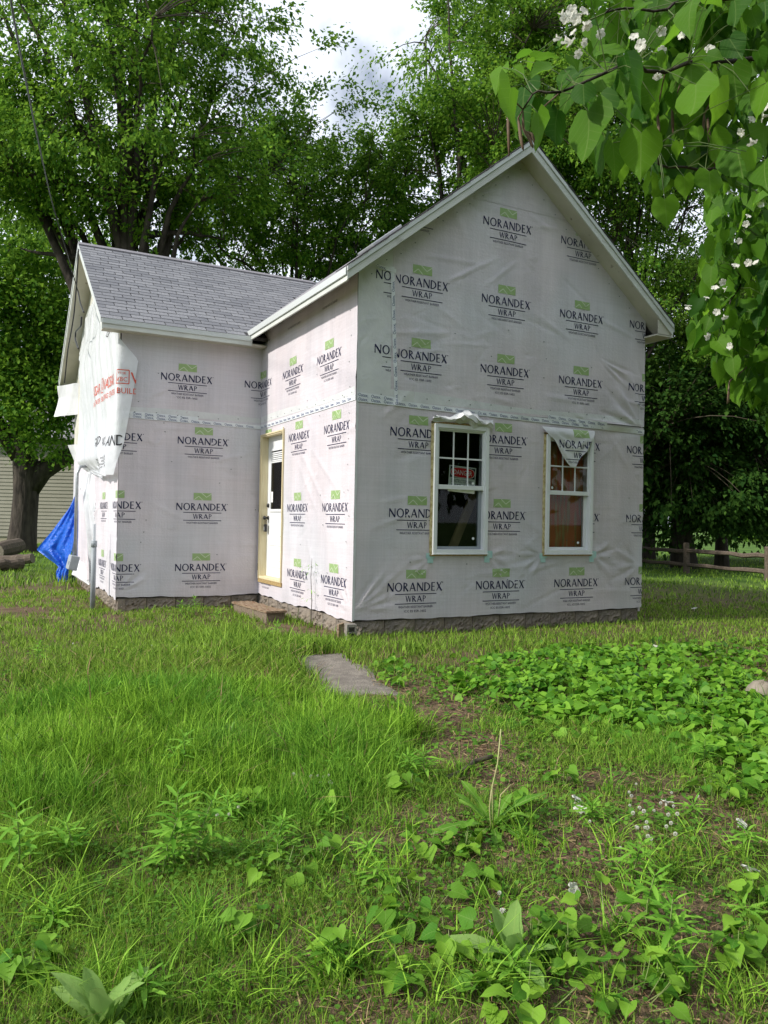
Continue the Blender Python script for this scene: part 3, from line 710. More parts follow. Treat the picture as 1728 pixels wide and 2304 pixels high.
mb = MB(); mb.slab([(WX-.012, WYR-.12, WZR-.055), (1.9, WYR-.12, WZR-.055), (1.9, WYR, WZR+.014), (WX-.012, WYR, WZR+.014)], (0, 0, .012)); mb.slab([(WX-.012, WYR, WZR+.014), (1.9, WYR, WZR+.014), (1.9, WYR+.12, WZR-.055), (WX-.012, WYR+.12, WZR-.055)], (0, 0, .012)); mb.build('ridge_cap', 'roof_plain', wroof)
mb = MB(); mb.box((WX+.006, WYE+.002, 3.70), (-.25, WYE+.022, 3.80)); bevel(mb.build('eave_board', 'trim', house), .003)
mb = MB(); mb.box((WX+.0, WYE-.012, 3.765), (-.25, WYE+.001, 3.837)); bevel(mb.build('drip_edge', 'drip', house), .003)
mb = MB(); mb.box((WX+.03, WYE+.023, 3.715), (-.02, L1+.03, 3.735)); mb.build('eave_soffit', 'soffit', house)
for ya, yb in ((WYE, WYR), (WYB, WYR)):
    mb = MB(); mb.slab([(WX, ya, zw(ya)-.15), (WX, yb, WZR-.15), (WX, yb, WZR-.048), (WX, ya, zw(ya)-.048)], (.022, 0, 0)); bevel(mb.build('rake_board', 'trim', house), .003)
    mb = MB(); mb.slab([(WX-.014, ya, zw(ya)-.06), (WX-.014, yb, WZR-.06), (WX-.014, yb, WZR+.004), (WX-.014, ya, zw(ya)+.004)], (.013, 0, 0)); mb.build('drip_edge', 'drip', house)
    mb = MB(); mb.slab([(WX+.022, ya, zw(ya)-.14), (-Ww+.03, ya, zw(ya)-.14), (-Ww+.03, yb, WZR-.14), (WX+.022, yb, WZR-.14)], (0, 0, .015)); mb.build('rake_soffit', 'soffit', house)

# windows
def window(B, label, tint_grey):
    a, b, c, d = B; w = bpy.data.objects.new('window', None); COL.objects.link(w); w.parent = house; w.location = ((a+b)/2, 0, c); w['label'] = label
    def part(name, boxes, m, bev=.004):
        mb = MB()
        for p, q in boxes: mb.box((p[0]-(a+b)/2, p[1], p[2]-c), (q[0]-(a+b)/2, q[1], q[2]-c))
        o = mb.build(name, m, w)
        if bev: bevel(o, bev, 2)
        return o
    f = .048; y0 = -.052
    part('frame', [((a, y0, c), (a+f, .09, d)), ((b-f, y0, c), (b, .09, d)), ((a+f, y0+.001, d-f), (b-f, .09, d)), ((a+f, y0+.001, c), (b-f, .09, c+f))], 'vinyl')
    part('frame_lip', [((a+f, y0+.014, c+f), (a+f+.016, .08, d-f)), ((b-f-.016, y0+.014, c+f), (b-f, .08, d-f)), ((a+f+.016, y0+.015, d-f-.016), (b-f-.016, .08, d-f))], 'vinyl', .002)
    zm = c+(d-c)*.497; i0, i1 = a+f+.016, b-f-.016
    part('meeting_rail', [((i0-.004, y0+.022, zm), (i1+.004, .04, zm+.055))], 'vinyl', .003)
    part('upper_sash', [((i0, y0+.030, zm+.055), (i0+.016, .02, d-f-.016)), ((i1-.016, y0+.030, zm+.055), (i1, .02, d-f-.016)), ((i0+.016, y0+.031, d-f-.034), (i1-.016, .02, d-f-.016))], 'vinyl', .002)
    part('lower_sash', [((i0, y0+.062, c+f), (i0+.012, .06, zm)), ((i1-.042, y0+.062, c+f), (i1, .06, zm)), ((i0+.012, y0+.063, c+f), (i1-.042, .06, c+f+.035))], 'vinyl_grey' if tint_grey else 'vinyl', .002)
    u0, u1, v0, v1 = i0+.016, i1-.016, zm+.055, d-f-.034
    part('pane', [((u0, -.006, v0), (u1, -.002, v1))], 'glass', 0)
    part('pane', [((i0+.012, .030, c+f+.035), (i1-.042, .034, zm))], 'glass', 0)
    for k in (1, 2): part('muntin', [((u0+(u1-u0)*k/3-.009, -.014, v0), (u0+(u1-u0)*k/3+.009, -.0065, v1))], 'vinyl', 0)
    part('muntin', [((u0, -.0145, (v0+v1)/2-.009), (u1, -.0062, (v0+v1)/2+.009))], 'vinyl', 0)
    part('sill', [((a-.004, y0-.010, c-.014), (b+.004, .03, c-.001))], 'vinyl', .003)
    return w, part
w1, part1 = window(W1, 'window with dark glass behind', True)
w2, part2 = window(W2, 'window with plywood behind the glass', False)
for (a, b, c, d), pt in ((W1, part1), (W2, part2)):
    pt('foam_strip', [((a-.028, -.026, c-.03), (a-.001, .02, d+.02))], 'foam', 0)
    pt('sheathing_edge', [((a-.028, -.030, c-.032), (b+.006, .02, c-.015)), ((a-.028, -.026, d+.003), (b+.012, .02, d+.028))], 'osb', 0)
    pt('sheathing_edge', [((b+.001, -.014, c-.01), (b+.010, .02, d+.002))], 'osb', 0)
    for x0 in (a-.075, b-.045):
        pt('corner_tape', [((x0+.02, -.0175, c-.115), (x0+.10, -.0165, c-.033))], 'tape_teal', 0)
        pt('corner_tape', [((x0, -.0192, c-.06), (x0+.12, -.0182, c+.005)) if x0 < a else ((x0+.06, -.0192, c-.06), (x0+.14, -.0182, c+.03))], 'tape_teal', 0)
def disc(name, c, rr, m, parent, nrm='y'):
    mb = MB(); mb.tube([c, (c[0], c[1]-.004, c[2])], rr, 14); return mb.build(name, m, parent)
for w, B, px in ((w1, W1, ((.62, .18), (.58, .86))), (w2, W2, ((.60, .14), (.12, .86)))):
    for x, z in px: disc('sticker', (B[0]+x-(B[0]+B[1])/2, .024 if z < .5 else -.0085, z), .017, 'vinyl', w)

# flap of loose wrap hanging over the second window
def loose(name, label, cat, poly_rows, fn, m, parent=None):
    pass
rows = [(2.40, 2.640, 3.530), (2.36, 2.675, 3.505), (2.30, 2.735, 3.462), (2.26, 2.807, 3.432), (2.19, 2.86, 3.40), (2.12, 2.905, 3.358), (2.045, 2.954, 3.268), (1.98, 3.01, 3.215), (1.905, 3.086, 3.172)]
flap = Wall((0, -.062, 0), (1, 0, 0), (0, -1, 0), Wd, 5, 21, 0, 0, fan(2.7, 2.4, -1.0, -.2, 6, .7, .008, .03)+fan(3.5, 2.38, 3.6, 4.2, 4, .5, .008, .03))
_h0 = flap.h
flap.h = lambda u, v: _h0(u, v)-.045*np.clip((np.asarray(v)-2.30)/.12, 0, 1)**2+.02*np.clip((2.2-np.asarray(v))/.3, 0, 1)*np.sin(6*np.asarray(u)+1)
V = []; nc = 16
zz = np.linspace(2.41, 1.905, 22); zr = np.array([q[0] for q in rows])[::-1]
for z in zz:
    l_ = np.interp(z, zr, [q[1] for q in rows][::-1]); r_ = np.interp(z, zr, [q[2] for q in rows][::-1])
    for i in range(nc+1): V.append(flap.pos(np.array(l_+(r_-l_)*i/nc), np.array(z)))
F = [(j*(nc+1)+i, (j+1)*(nc+1)+i, (j+1)*(nc+1)+i+1, j*(nc+1)+i+1) for j in range(len(zz)-1) for i in range(nc)]
fo = link('wrap_flap', meshdata('wrap_flap', V, F, 'wrap_white', smooth=True), house)
pl = [(1, .72, 2.74+.72*2.30), (-1, .60, -3.42+.60*2.2)]
put_logo(flap, 2.90, 2.20, False, 0, fo, [(1, .80, 2.86+.8*2.19), (-1, .72, -3.39+.72*2.19)])
# crumpled flap folded up over the first window
V = []; nu, nv = 15, 6; r = np.random.default_rng(9)
for j in range(nv+1):
    t_ = j/nv
    for i in range(nu+1):
        s = i/nu; u = .985+.86*s
        prof = .045+.10*math.exp(-((s-.55)/.22)**2)+.02*math.sin(9*s)
        out = .012+.085*math.sin(math.pi*min(1, t_*1.15))*(.5+.5*math.sin(math.pi*s))
        z = 2.352+prof*(1-t_)-(.012*math.sin(7*s)) + .012*math.sin(14*s+3*t_)
        V.append((u, -out-.018-.010*math.sin(11*s+5*t_)-abs(r.normal(0, .012)), z-.055*t_*(s > .6)+.01*abs(math.sin(8*s))+r.normal(0, .012)))
F = [(j*(nu+1)+i, (j+1)*(nu+1)+i, (j+1)*(nu+1)+i+1, j*(nu+1)+i+1) for j in range(nv) for i in range(nu)]
link('folded_flap', meshdata('folded_flap', V, F, 'wrap_white'), house)

# danger sign standing inside the first window
sign = thing('danger_sign', 'red black and white danger sign standing behind the upper window glass', 'sign', loc=(1.445, .006, 1.515))
sign.rotation_euler = (0, rad(3.5), 0)
mb = MB(); mb.box((-.195, 0, 0), (.195, .004, .32)); mb.build('board', 'sign_white', sign)
def flat(T, y, name, m, parent):
    A = np.array(T); P = np.stack([A[..., 0], np.full(A.shape[:2], y), A[..., 1]], -1)
    return link(name, meshdata(name, P.reshape(-1, 3), np.arange(len(A)*3).reshape(-1, 3), m), parent)
flat(rect2(-.182, .175, .182, .308), -.0015, 'black_panel', 'ink_black', sign)
def oval(cx, cz, rx, rz, n=36):
    P = [(cx+np.sign(math.cos(a))*rx*abs(math.cos(a))**.6, cz+np.sign(math.sin(a))*rz*abs(math.sin(a))**.75) for a in np.linspace(0, 2*math.pi, n, endpoint=False)]
    return [np.array([(cx, cz), P[i], P[(i+1) % n]]) for i in range(n)]
flat(oval(0, .2415, .176, .064), -.003, 'white_oval', 'sign_white', sign); flat(oval(0, .2415, .169, .058), -.0045, 'red_oval', 'sign_red', sign)
flat(list(text_tris('DANGER', .27, .058)+[-.135, .2135]), -.006, 'lettering', 'sign_white', sign)
flat(list(text_tris('CONSTRUCTION AREA', .32, .042)+[-.16, .115])+list(text_tris('KEEP OUT', .30, .052)+[-.15, .045]), -.0015, 'lettering', 'ink_black', sign)

# door
a, b, c, d = DOOR; ya, yb = L1-a, L1-b        # ya far jamb, yb near jamb
door = bpy.data.objects.new('door', None); COL.objects.link(door); door.parent = house; door.location = (0, (ya+yb)/2, c); ym = (ya+yb)/2
def dpart(name, boxes, m, parent=None, bev=.004):
    mb = MB()
    for p, q in boxes: mb.box((p[0], p[1]-ym, p[2]-c), (q[0], q[1]-ym, q[2]-c))
    o = mb.build(name, m, parent or door)
    if bev: bevel(o, bev, 2)
    return o
fw = .055
dfr = dpart('door_frame', [((-.022, yb-.045, c-.0), (.14, yb-.0, d+.035)), ((-.022, ya, c), (.14, ya+.045, d+.035)), ((-.0225, yb, d), (.14, ya, d+.0345))], 'pine')
dpart('brick_mould', [((-.034, yb-.047, c+.0), (-.0215, yb-.022, d+.07)), ((-.034, ya+.018, c+.0), (-.0215, ya+.047, d+.04)), ((-.0345, yb-.022, d+.018), (-.022, ya+.018, d+.0405))], 'pine', None, .004)
xs = .085
dpart('door_slab', [((xs, yb, c+.04), (xs+.045, ya, d))], 'door_paint', None, .002)
dpart('threshold', [((-.03, yb, c-.0), (.15, ya, c+.038))], 'pine')
dpart('rough_sill', [((-.028, yb-.06, c-.055), (.10, ya+.05, c-.001))], 'osb', None, 0)
lw0, lw1, lz0, lz1 = yb+.14, ya-.14, c+1.00, d-.18
dpart('lite_frame', [((xs-.016, lw0, lz0), (xs, lw0+.04, lz1)), ((xs-.016, lw1-.04, lz0), (xs, lw1, lz1)), ((xs-.0165, lw0+.04, lz0), (xs, lw1-.04, lz0+.04)), ((xs-.0165, lw0+.04, lz1-.04), (xs, lw1-.04, lz1))], 'door_paint')
dpart('unlit_backing', [((xs-.002, lw0+.04, lz0+.04), (xs-.0005, lw1-.04, lz1-.04))], 'unlit_interior', None, 0)  # dark sheet standing in for the unlit room behind the glass
dpart('door_glass', [((xs-.009, lw0+.04, lz0+.04), (xs-.006, lw1-.04, lz1-.04))], 'glass', None, 0)
dpart('blind', [((xs-.0118, lw0+.045, lz1-.19+i*.028), (xs-.0095, lw1-.045, lz1-.19+i*.028+.019)) for i in range(5)]+[((xs-.0125, lw0+.04, lz1-.215), (xs-.0095, lw1-.04, lz1-.195))], 'door_paint', None, 0)
dpart('paper_tag', [((xs-.0120, lw1-.13, lz0+.14), (xs-.0105, lw1-.055, lz0+.30))], 'sign_white', None, 0)
for z0, z1 in ((c+.18, c+.42), (c+.50, c+.86)):
    for y0_, y1_ in ((yb+.11, (ya+yb)/2-.035), ((ya+yb)/2+.035, ya-.11)):
        dpart('door_panel', [((xs-.006, y0_, z0), (xs+.001, y1_, z1))], 'door_paint', None, .005)
kn = MB(); ky = ya-.065
kn.tube([(xs+.002, ky-ym, 1.16-c), (xs-.012, ky-ym, 1.16-c)], .030, 16); kn.tube([(xs-.012, ky-ym, 1.16-c), (xs-.045, ky-ym, 1.16-c), (xs-.05, ky-ym, 1.16-c), (xs-.072, ky-ym, 1.16-c), (xs-.085, ky-ym, 1.16-c)], [.013, .013, .028, .031, .016], 16)
kn.build('door_knob', 'black_metal', door, True)
kn = MB(); kn.tube([(xs+.002, ky-ym, 1.345-c), (xs-.02, ky-ym, 1.345-c), (xs-.028, ky-ym, 1.345-c)], [.032, .030, .024], 16); kn.build('deadbolt', 'black_metal', door, True)
lb = thing('lock_box', 'small black key lock box hanging from the door knob', 'lock box', loc=(xs-.047, ky, .95))
mb = MB(); mb.box((-.02, -.033, 0), (.02, .033, .115)); bevel(mb.build('case', 'black_metal', lb), .010, 2)
mb = MB(); mb.box((-.0235, -.018, .02), (-.0205, .018, .075)); bevel(mb.build('dial_plate', 'steel', lb), .003)
mb = MB(); mb.tube([(0, -.024, .11), (0, -.024, .19), (0, -.016, .215), (0, 0, .226), (0, .016, .215), (0, .024, .19), (0, .024, .11)], .005, 8); mb.build('shackle', 'black_metal', lb, True)

# ------------------------------------------------------------------ torn sheeting on the wing gable
YV = [(4.79, 6.38), (4.74, 7.30), (4.54, 7.94), (4.33, 8.19), (3.36, 8.07), (2.49, 7.90), (2.04, 7.60), (1.95, 6.6), (1.84, 5.88), (1.72, 4.4)]
XV = [(3.76, -2.13), (3.62, -2.05), (3.35, -1.80), (2.89, -1.86), (2.15, -1.975), (1.90, -2.06), (1.72, -2.10)]
zl = np.array([q[0] for q in YV])[::-1]; yl = np.array([q[1] for q in YV])[::-1]
zrr = np.array([q[0] for q in XV])[::-1]; xr_ = np.array([q[1] for q in XV])[::-1]
ZPX = np.array([1.72, 1.90, 2.04, 2.49, 3.36, 4.33, 4.54, 4.74, 4.79]); PXX = np.array([243, 205, 178, 175, 175, 176, 180, 190, 205])
def far_edge(z):                                 # free edge of the sheet at that height
    px = np.interp(z, ZPX, PXX); py = np.interp(z, [1.72, 2.04, 2.49, 3.36, 4.33, 4.79], [1073, 1051, 1000, 900, 789, 688])
    d = ray(px, py); a = CAM+d*((-2.12-CAM[0])/d[0]); b = CAM+d*14.0
    w = float(np.clip((4.5-z)/.9, 0, 1)); w = w*w*(3-2*w); w *= float(np.clip((z-1.70)/.25, 0.25, 1))
    q = a*(1-w)+b*w; return q[:2]
_zt = np.linspace(1.70, 4.80, 80); _fe = np.array([far_edge(z) for z in _zt])
_c0 = np.array([-Ww-.045, L1-.04]); _fl = np.linalg.norm(_fe-_c0, axis=1)
def vas(s, z):                                   # s: distance round the corner, negative along the gable
    s = np.asarray(s, float); z = np.asarray(z, float)
    wr = .018*np.sin(9*s+5*z)+.012*np.sin(17*s+11*z+1)+.008*np.sin(31*s+14*z)
    low = np.clip((2.6-z)/.9, 0, 1)
    bul = .06+.02*np.sin(1.3*s+z)+wr*(.42+.8*low)+.10*low
    dx = (np.interp(z, _zt, _fe[:, 0])-_c0[0])/np.interp(z, _zt, _fl); dy = (np.interp(z, _zt, _fe[:, 1])-_c0[1])/np.interp(z, _zt, _fl)
    off = (bul-.06)*np.clip(-s/.15, 0, 1); a = np.maximum(-s, 0)
    return np.stack([np.where(s < 0, _c0[0]+dx*a-dy*off, _c0[0]+s), np.where(s < 0, _c0[1]+dy*a+dx*off, _c0[1]-bul*.35*np.clip(s/.2, 0, 1)), z], -1)
V = []; zz = np.linspace(4.78, 1.72, 60); ncol = 64
for z in zz:
    s0 = -float(np.interp(z, _zt, _fl)); s1 = np.interp(z, zrr, xr_)+Ww if z < 3.76 else -.02-(z-3.76)*(WYR-L1)/(WZR-3.70)*1.0
    if z >= 3.70: s1 = min(s1, -.02-max(0, z-3.70)*1.50)
    s1 = max(s1, s0+.1)
    t_ = np.linspace(0, 1, ncol+1); s = s0+(s1-s0)*t_**.75
    V.append(vas(s, np.full_like(s, z)))
V = np.array(V); F = [(j*(ncol+1)+i, (j+1)*(ncol+1)+i, (j+1)*(ncol+1)+i+1, j*(ncol+1)+i+1) for j in range(len(zz)-1) for i in range(ncol)]
torn = link('torn_wrap_sheet', meshdata('torn_wrap_sheet', V.reshape(-1, 3), F, 'film', smooth=True))
tag(torn, 'loose translucent white sheet with red lettering draped round the gable corner', 'plastic sheet')
def vprint(T, name, m):
    T = split_long(T, .06); A = np.array(T); P = vas(A[..., 0], A[..., 1])
    nr = np.where((A[..., 0] < 0)[..., None], np.array([-1., 0, 0]), np.array([0, -1., 0])); nr = nr+np.array([0, -.0, 0.])
    P = P+nr*.006
    link(name, meshdata(name, P.reshape(-1, 3), np.arange(len(A)*3).reshape(-1, 3), m), torn)
TT = []
for k in range(4):
    s0 = -.05-1.05*k
    TT += list(text_tris('VASSAR', .74, .155)+[s0+.22, 3.01])
    box_ = [(s0, 3.0), (s0+.20, 3.0), (s0+.20, 3.19), (s0, 3.19)]
    for i in range(4): TT += quad2(box_[i], box_[(i+1) % 4], .012)
    TT += list(text_tris('VBC', .15, .06)+[s0+.025, 3.03])+list(text_tris('THE', .12, .03)+[s0+.04, 3.13])
    TT += list(text_tris('BUILDING CENTER', .92, .080)+[s0+.04, 2.86])
smax = lambda z: float(np.interp(z, zrr, xr_)+Ww)
vprint(clip_tris(TT, [(-1, 0, -.245), (1, 0, -1.80)]), 'printed_lettering', 'ink_red')
TT = list(text_tris('AND', .38, .15)+[-.27, 2.13])+list(text_tris('GUARD', .52, .14)+[-1.45, 2.20])+list(text_tris('VAPOR', .46, .12)+[-.84, 2.17])+list(text_tris('GUARD', .7, .09)+[-.9, 3.80])
vprint(clip_tris(TT, [(-1, 0, -.075)]), 'printed_lettering', 'ink_black')
TT = []
for s0 in (-.42, -.80, -1.35):
    for i, t_ in enumerate(('WIND', 'WATER', 'VAPOR', 'AIR')): TT += list(text_tris(t_, .22, .03)+[s0+.03*(i % 2), 1.98-.045*i])
vprint(TT, 'printed_lettering', 'ink_black')
# further scraps of sheeting
def scrap(name, label, cat, P0, P1, n, m, wob=.03, nu=14, nv=20, seed=0, col='film', group=None):
    """surface between two edge polylines P0 and P1 (left and right), with folds"""
    r = np.random.default_rng(seed); P0 = np.array(P0, float); P1 = np.array(P1, float)
    def samp(P, t):
        s = np.linspace(0, 1, len(P)); return np.stack([np.interp(t, s, P[:, k]) for k in range(3)], -1)
    t_ = np.linspace(0, 1, nv+1); A, B = samp(P0, t_), samp(P1, t_); V = []
    ph = r.uniform(0, 6, 4)
    for j in range(nv+1):
        for i in range(nu+1):
            s = i/nu; p = A[j]*(1-s)+B[j]*s
            p = p+np.array(n)*wob*(math.sin(9*s+3*t_[j]+ph[0])+.6*math.sin(17*s-6*t_[j]+ph[1])+.4*math.sin(29*s+9*t_[j]+ph[2]))
            V.append(p)
    F = [(j*(nu+1)+i, (j+1)*(nu+1)+i, (j+1)*(nu+1)+i+1, j*(nu+1)+i+1) for j in range(nv) for i in range(nu)]
    o = link(name, meshdata(name, V, F, col, smooth=True)); return tag(o, label, cat, group)
gx_ = -Ww-.06
def Z1(x, y): return (80+x/4.1475, 500+y/4.1475)
def Z2(x, y): return (60+x/4.1475, 950+y/4.1475)
def P1_(pts, d): return [atd(*Z1(*p), dd) for p, dd in zip(pts, d)]
def P2_(pts, d): return [atd(*Z2(*p), dd) for p, dd in zip(pts, d)]
vw = -FW
scrap('wrap_flap', 'white scrap of house wrap sticking out beyond the gable edge', 'plastic sheet', P1_([(205, 1530), (215, 1640), (170, 1815)], [15.9, 15.9, 15.8]), P1_([(415, 1495), (420, 1640), (425, 1790)], [15.5, 15.5, 15.5]), vw, 0, .015, seed=2, col='wrap_white')
scrap('wrap_flap', 'small pointed white scrap of wrap below the lettered sheet', 'plastic sheet', P2_([(385, 215), (420, 300), (470, 430)], [15.9, 15.9, 15.8]), P2_([(500, 200), (505, 300), (500, 440)], [15.5, 15.5, 15.5]), vw, 0, .012, seed=3, col='wrap_white')
scrap('torn_film', 'long torn strip of clear white plastic film hanging down the gable wall', 'plastic sheet', P2_([(560, 460), (530, 640), (540, 800), (560, 1050), (580, 1300), (600, 1480)], [13.6, 13.5, 13.4, 13.4, 13.5, 13.6]), P2_([(680, 470), (660, 640), (665, 760), (710, 960), (690, 1240), (655, 1560)], [13.2, 13.1, 13.0, 12.85, 13.1, 13.2]), vw, 0, .03, seed=4)
scrap('torn_film', 'narrow white film twist hanging between tarp and lettered sheet', 'plastic sheet', P2_([(530, 440), (500, 560), (480, 610)], [15.0, 15.0, 15.0]), P2_([(600, 460), (560, 560), (540, 640)], [14.0, 14.0, 14.2]), vw, 0, .02, seed=5)
scrap('loose_wrap_corner', 'loose lower corner of white wrap curling out by the meter box', 'plastic sheet', P2_([(470, 1280), (415, 1420), (540, 1500)], [14.8, 14.4, 14.0]), P2_([(580, 1330), (600, 1450), (670, 1555)], [13.9, 13.7, 13.3]), vw, 0, .015, seed=6, col='wrap_white')
tp = scrap('blue_tarp', 'bright blue plastic tarpaulin hanging in a triangle at the gable corner', 'tarp', P2_([(480, 610), (380, 800), (230, 1010), (85, 1190), (200, 1275), (300, 1350), (275, 1420), (285, 1500)], [15.6, 15.7, 15.9, 16.1, 16.0, 15.9, 15.85, 15.8]), P2_([(497, 630), (490, 800), (470, 1000), (440, 1180), (420, 1260), (400, 1330), (385, 1400), (372, 1490)], [15.3, 15.2, 15.1, 15.1, 15.1, 15.2, 15.3, 15.3]), vw, 0, .06, nu=34, nv=46, seed=7, col='blue_tarp')
# standpipe, conduit, meter box, wires
pp = thing('standpipe', 'grey plastic standpipe rising from the grass by the wing corner', 'pipe', loc=(-2.30, 3.95, -.25))
mb = MB(); mb.tube([(0, 0, 0), (0, -.02, .98)], .036, 14); mb.build('pipe', 'pvc', pp, True)
mb = MB(); mb.tube([(0, -.0198, .94), (0, -.0201, 1.03)], .043, 14); mb.build('collar', 'pvc', pp, True)
mb = MB(); mb.box((-.02, -.035, 1.02), (.02, -.01, 1.28)); bevel(mb.build('valve_stem', 'film', pp), .006)
mt = thing('meter_box', 'grey metal utility box with conduit on the far end of the gable', 'utility box', loc=tuple(atplane(*Z2(430, 1310), 0, -2.36)))
mb = MB(); mb.box((-.07, -.20, -.12), (.07, .20, .12)); o = bevel(mb.build('case', 'pvc', mt), .012, 2); o.rotation_euler = (0, rad(12), 0)
mb = MB(); mb.tube([(.04, .05, .12), (.04, .03, 1.5), (.09, .05, 1.62), (.25, .10, 1.64)], .028, 8); mb.build('conduit', 'steel', mt, True)
mb = MB(); mb.box((-.078, -.12, -.04), (-.07, -.03, .02)); o = mb.build('hatch', 'steel', mt); o.rotation_euler = (0, rad(12), 0)
def cable(label, pts, rr, name='cable', m='black_metal', group=None):
    pts = np.array(pts, float); n = 8*len(pts); s = np.linspace(0, 1, len(pts)); t_ = np.linspace(0, 1, n)
    P = np.stack([np.interp(t_, s, pts[:, k]) for k in range(3)], -1)
    for _ in range(3): P[1:-1] = (P[:-2]+2*P[1:-1]+P[2:])/4
    mb = MB(); mb.tube(list(P), rr, 6); return tag(mb.build(name, m, None, True), label, 'cable', group)
gp = lambda x, y: atplane(*Z1(x, y), 0, -2.40)
anch = gp(395, 640)
cable('thin dark overhead wire running down to the wing gable', [atd(18*K, -330*K, 4.4), atd(22*K, 0, 5.6), atd(45*K, 120*K, 6.7), atd(75*K, 270*K, 8.6), atd(110*K, 430*K, 11.5), anch], .009, 'overhead_wire')
cable('black cable running along the rake to the grey box', [gp(400, 250), gp(385, 560), gp(360, 850), gp(335, 1010), gp(300, 1200), gp(270, 1500)], .012)
cable('black cable sagging from the rake behind the lettered sheet', [anch, gp(420, 760), gp(450, 840)], .014)
cable('black cable loop hanging below the gable fascia', [gp(430, 880), gp(425, 970), gp(375, 1020), gp(370, 1090), gp(400, 1180)], .014)

# ------------------------------------------------------------------ leaf templates (along +y, face +z)
def leaf_t(L, Wf, prof, n=6, fold=.25, droop=.25, back=0.0):
    V = []; F = []
    for j in range(n+1):
        t_ = j/n; w = Wf*prof(t_); y = L*t_; z = -droop*L*t_*t_
        yb = y - back*w
        rp_ = L*.02*math.sin(13*t_+droop*20)
        V += [(-w, yb, z+fold*w+rp_), (0, y, z), (w, yb, z+fold*w-rp_)]
    for j in range(n):
        a = 3*j; F += [(a, a+1, a+4, a+3), (a+1, a+2, a+5, a+4)]
    return np.array(V, float), F
def heart_t(L, Wf, n=7, fold=.22, droop=.3):
    ts = np.linspace(0, 1, n+1); pr = np.array([.62, .96, 1.0, .88, .67, .41, .16, 0.0]) if n == 7 else np.interp(ts, np.linspace(0, 1, 8), [.62, .96, 1.0, .88, .67, .41, .16, 0.0])
    V = []; F = []
    for j, t_ in enumerate(ts):
        w = Wf*pr[j]; y = L*t_; z = -droop*L*t_*t_
        lob = -L*.14*max(0, 1-t_*4)
        rp_ = L*.045*math.sin(11*t_+fold*20)
        V += [(-w, y+lob, z+fold*w+rp_), (-w*.5, y+lob*.8, z+fold*w*.35), (0, y, z), (w*.5, y+lob*.8, z+fold*w*.35), (w, y+lob, z+fold*w-rp_)]
    for j in range(n):
        a = 5*j
        for i in range(4): F.append((a+i, a+i+1, a+i+6, a+i+5))
    return np.array(V, float), F
def tri(F): 
    o = []
    for f in F: o += [(f[0], f[1], f[2])] + ([(f[0], f[2], f[3])] if len(f) == 4 else [])
    return np.array(o)
def unit(v): return v/(np.linalg.norm(v, axis=-1, keepdims=True)+1e-9)
def frames(axis, nrm):
    y = unit(axis); z = unit(nrm-(nrm*y).sum(-1, keepdims=True)*y); x = np.cross(y, z)
    return np.stack([x, y, z], -1)               # columns
def scatter(tV, tF, pos, Rm, sc):
    k = len(tV); n = len(pos)
    V = np.einsum('nij,kj->nki', Rm, tV)*np.asarray(sc)[:, None, None]+pos[:, None, :]
    F = (np.asarray(tF)[None]+(np.arange(n)*k)[:, None, None]).reshape(-1, np.asarray(tF).shape[1])
    return V.reshape(-1, 3), F
def stuff(name, V, F, m, label, cat, smooth=False):
    o = link(name, meshdata(name, V, F, m, smooth=smooth)); o['kind'] = 'stuff'; return tag(o, label, cat)
def Mfrom(R, p, s=1.0):
    M = Matrix.Identity(4)
    for i in range(3):
        for j in range(3): M[i][j] = R[i][j]*s
        M[i][3] = p[i]
    return M

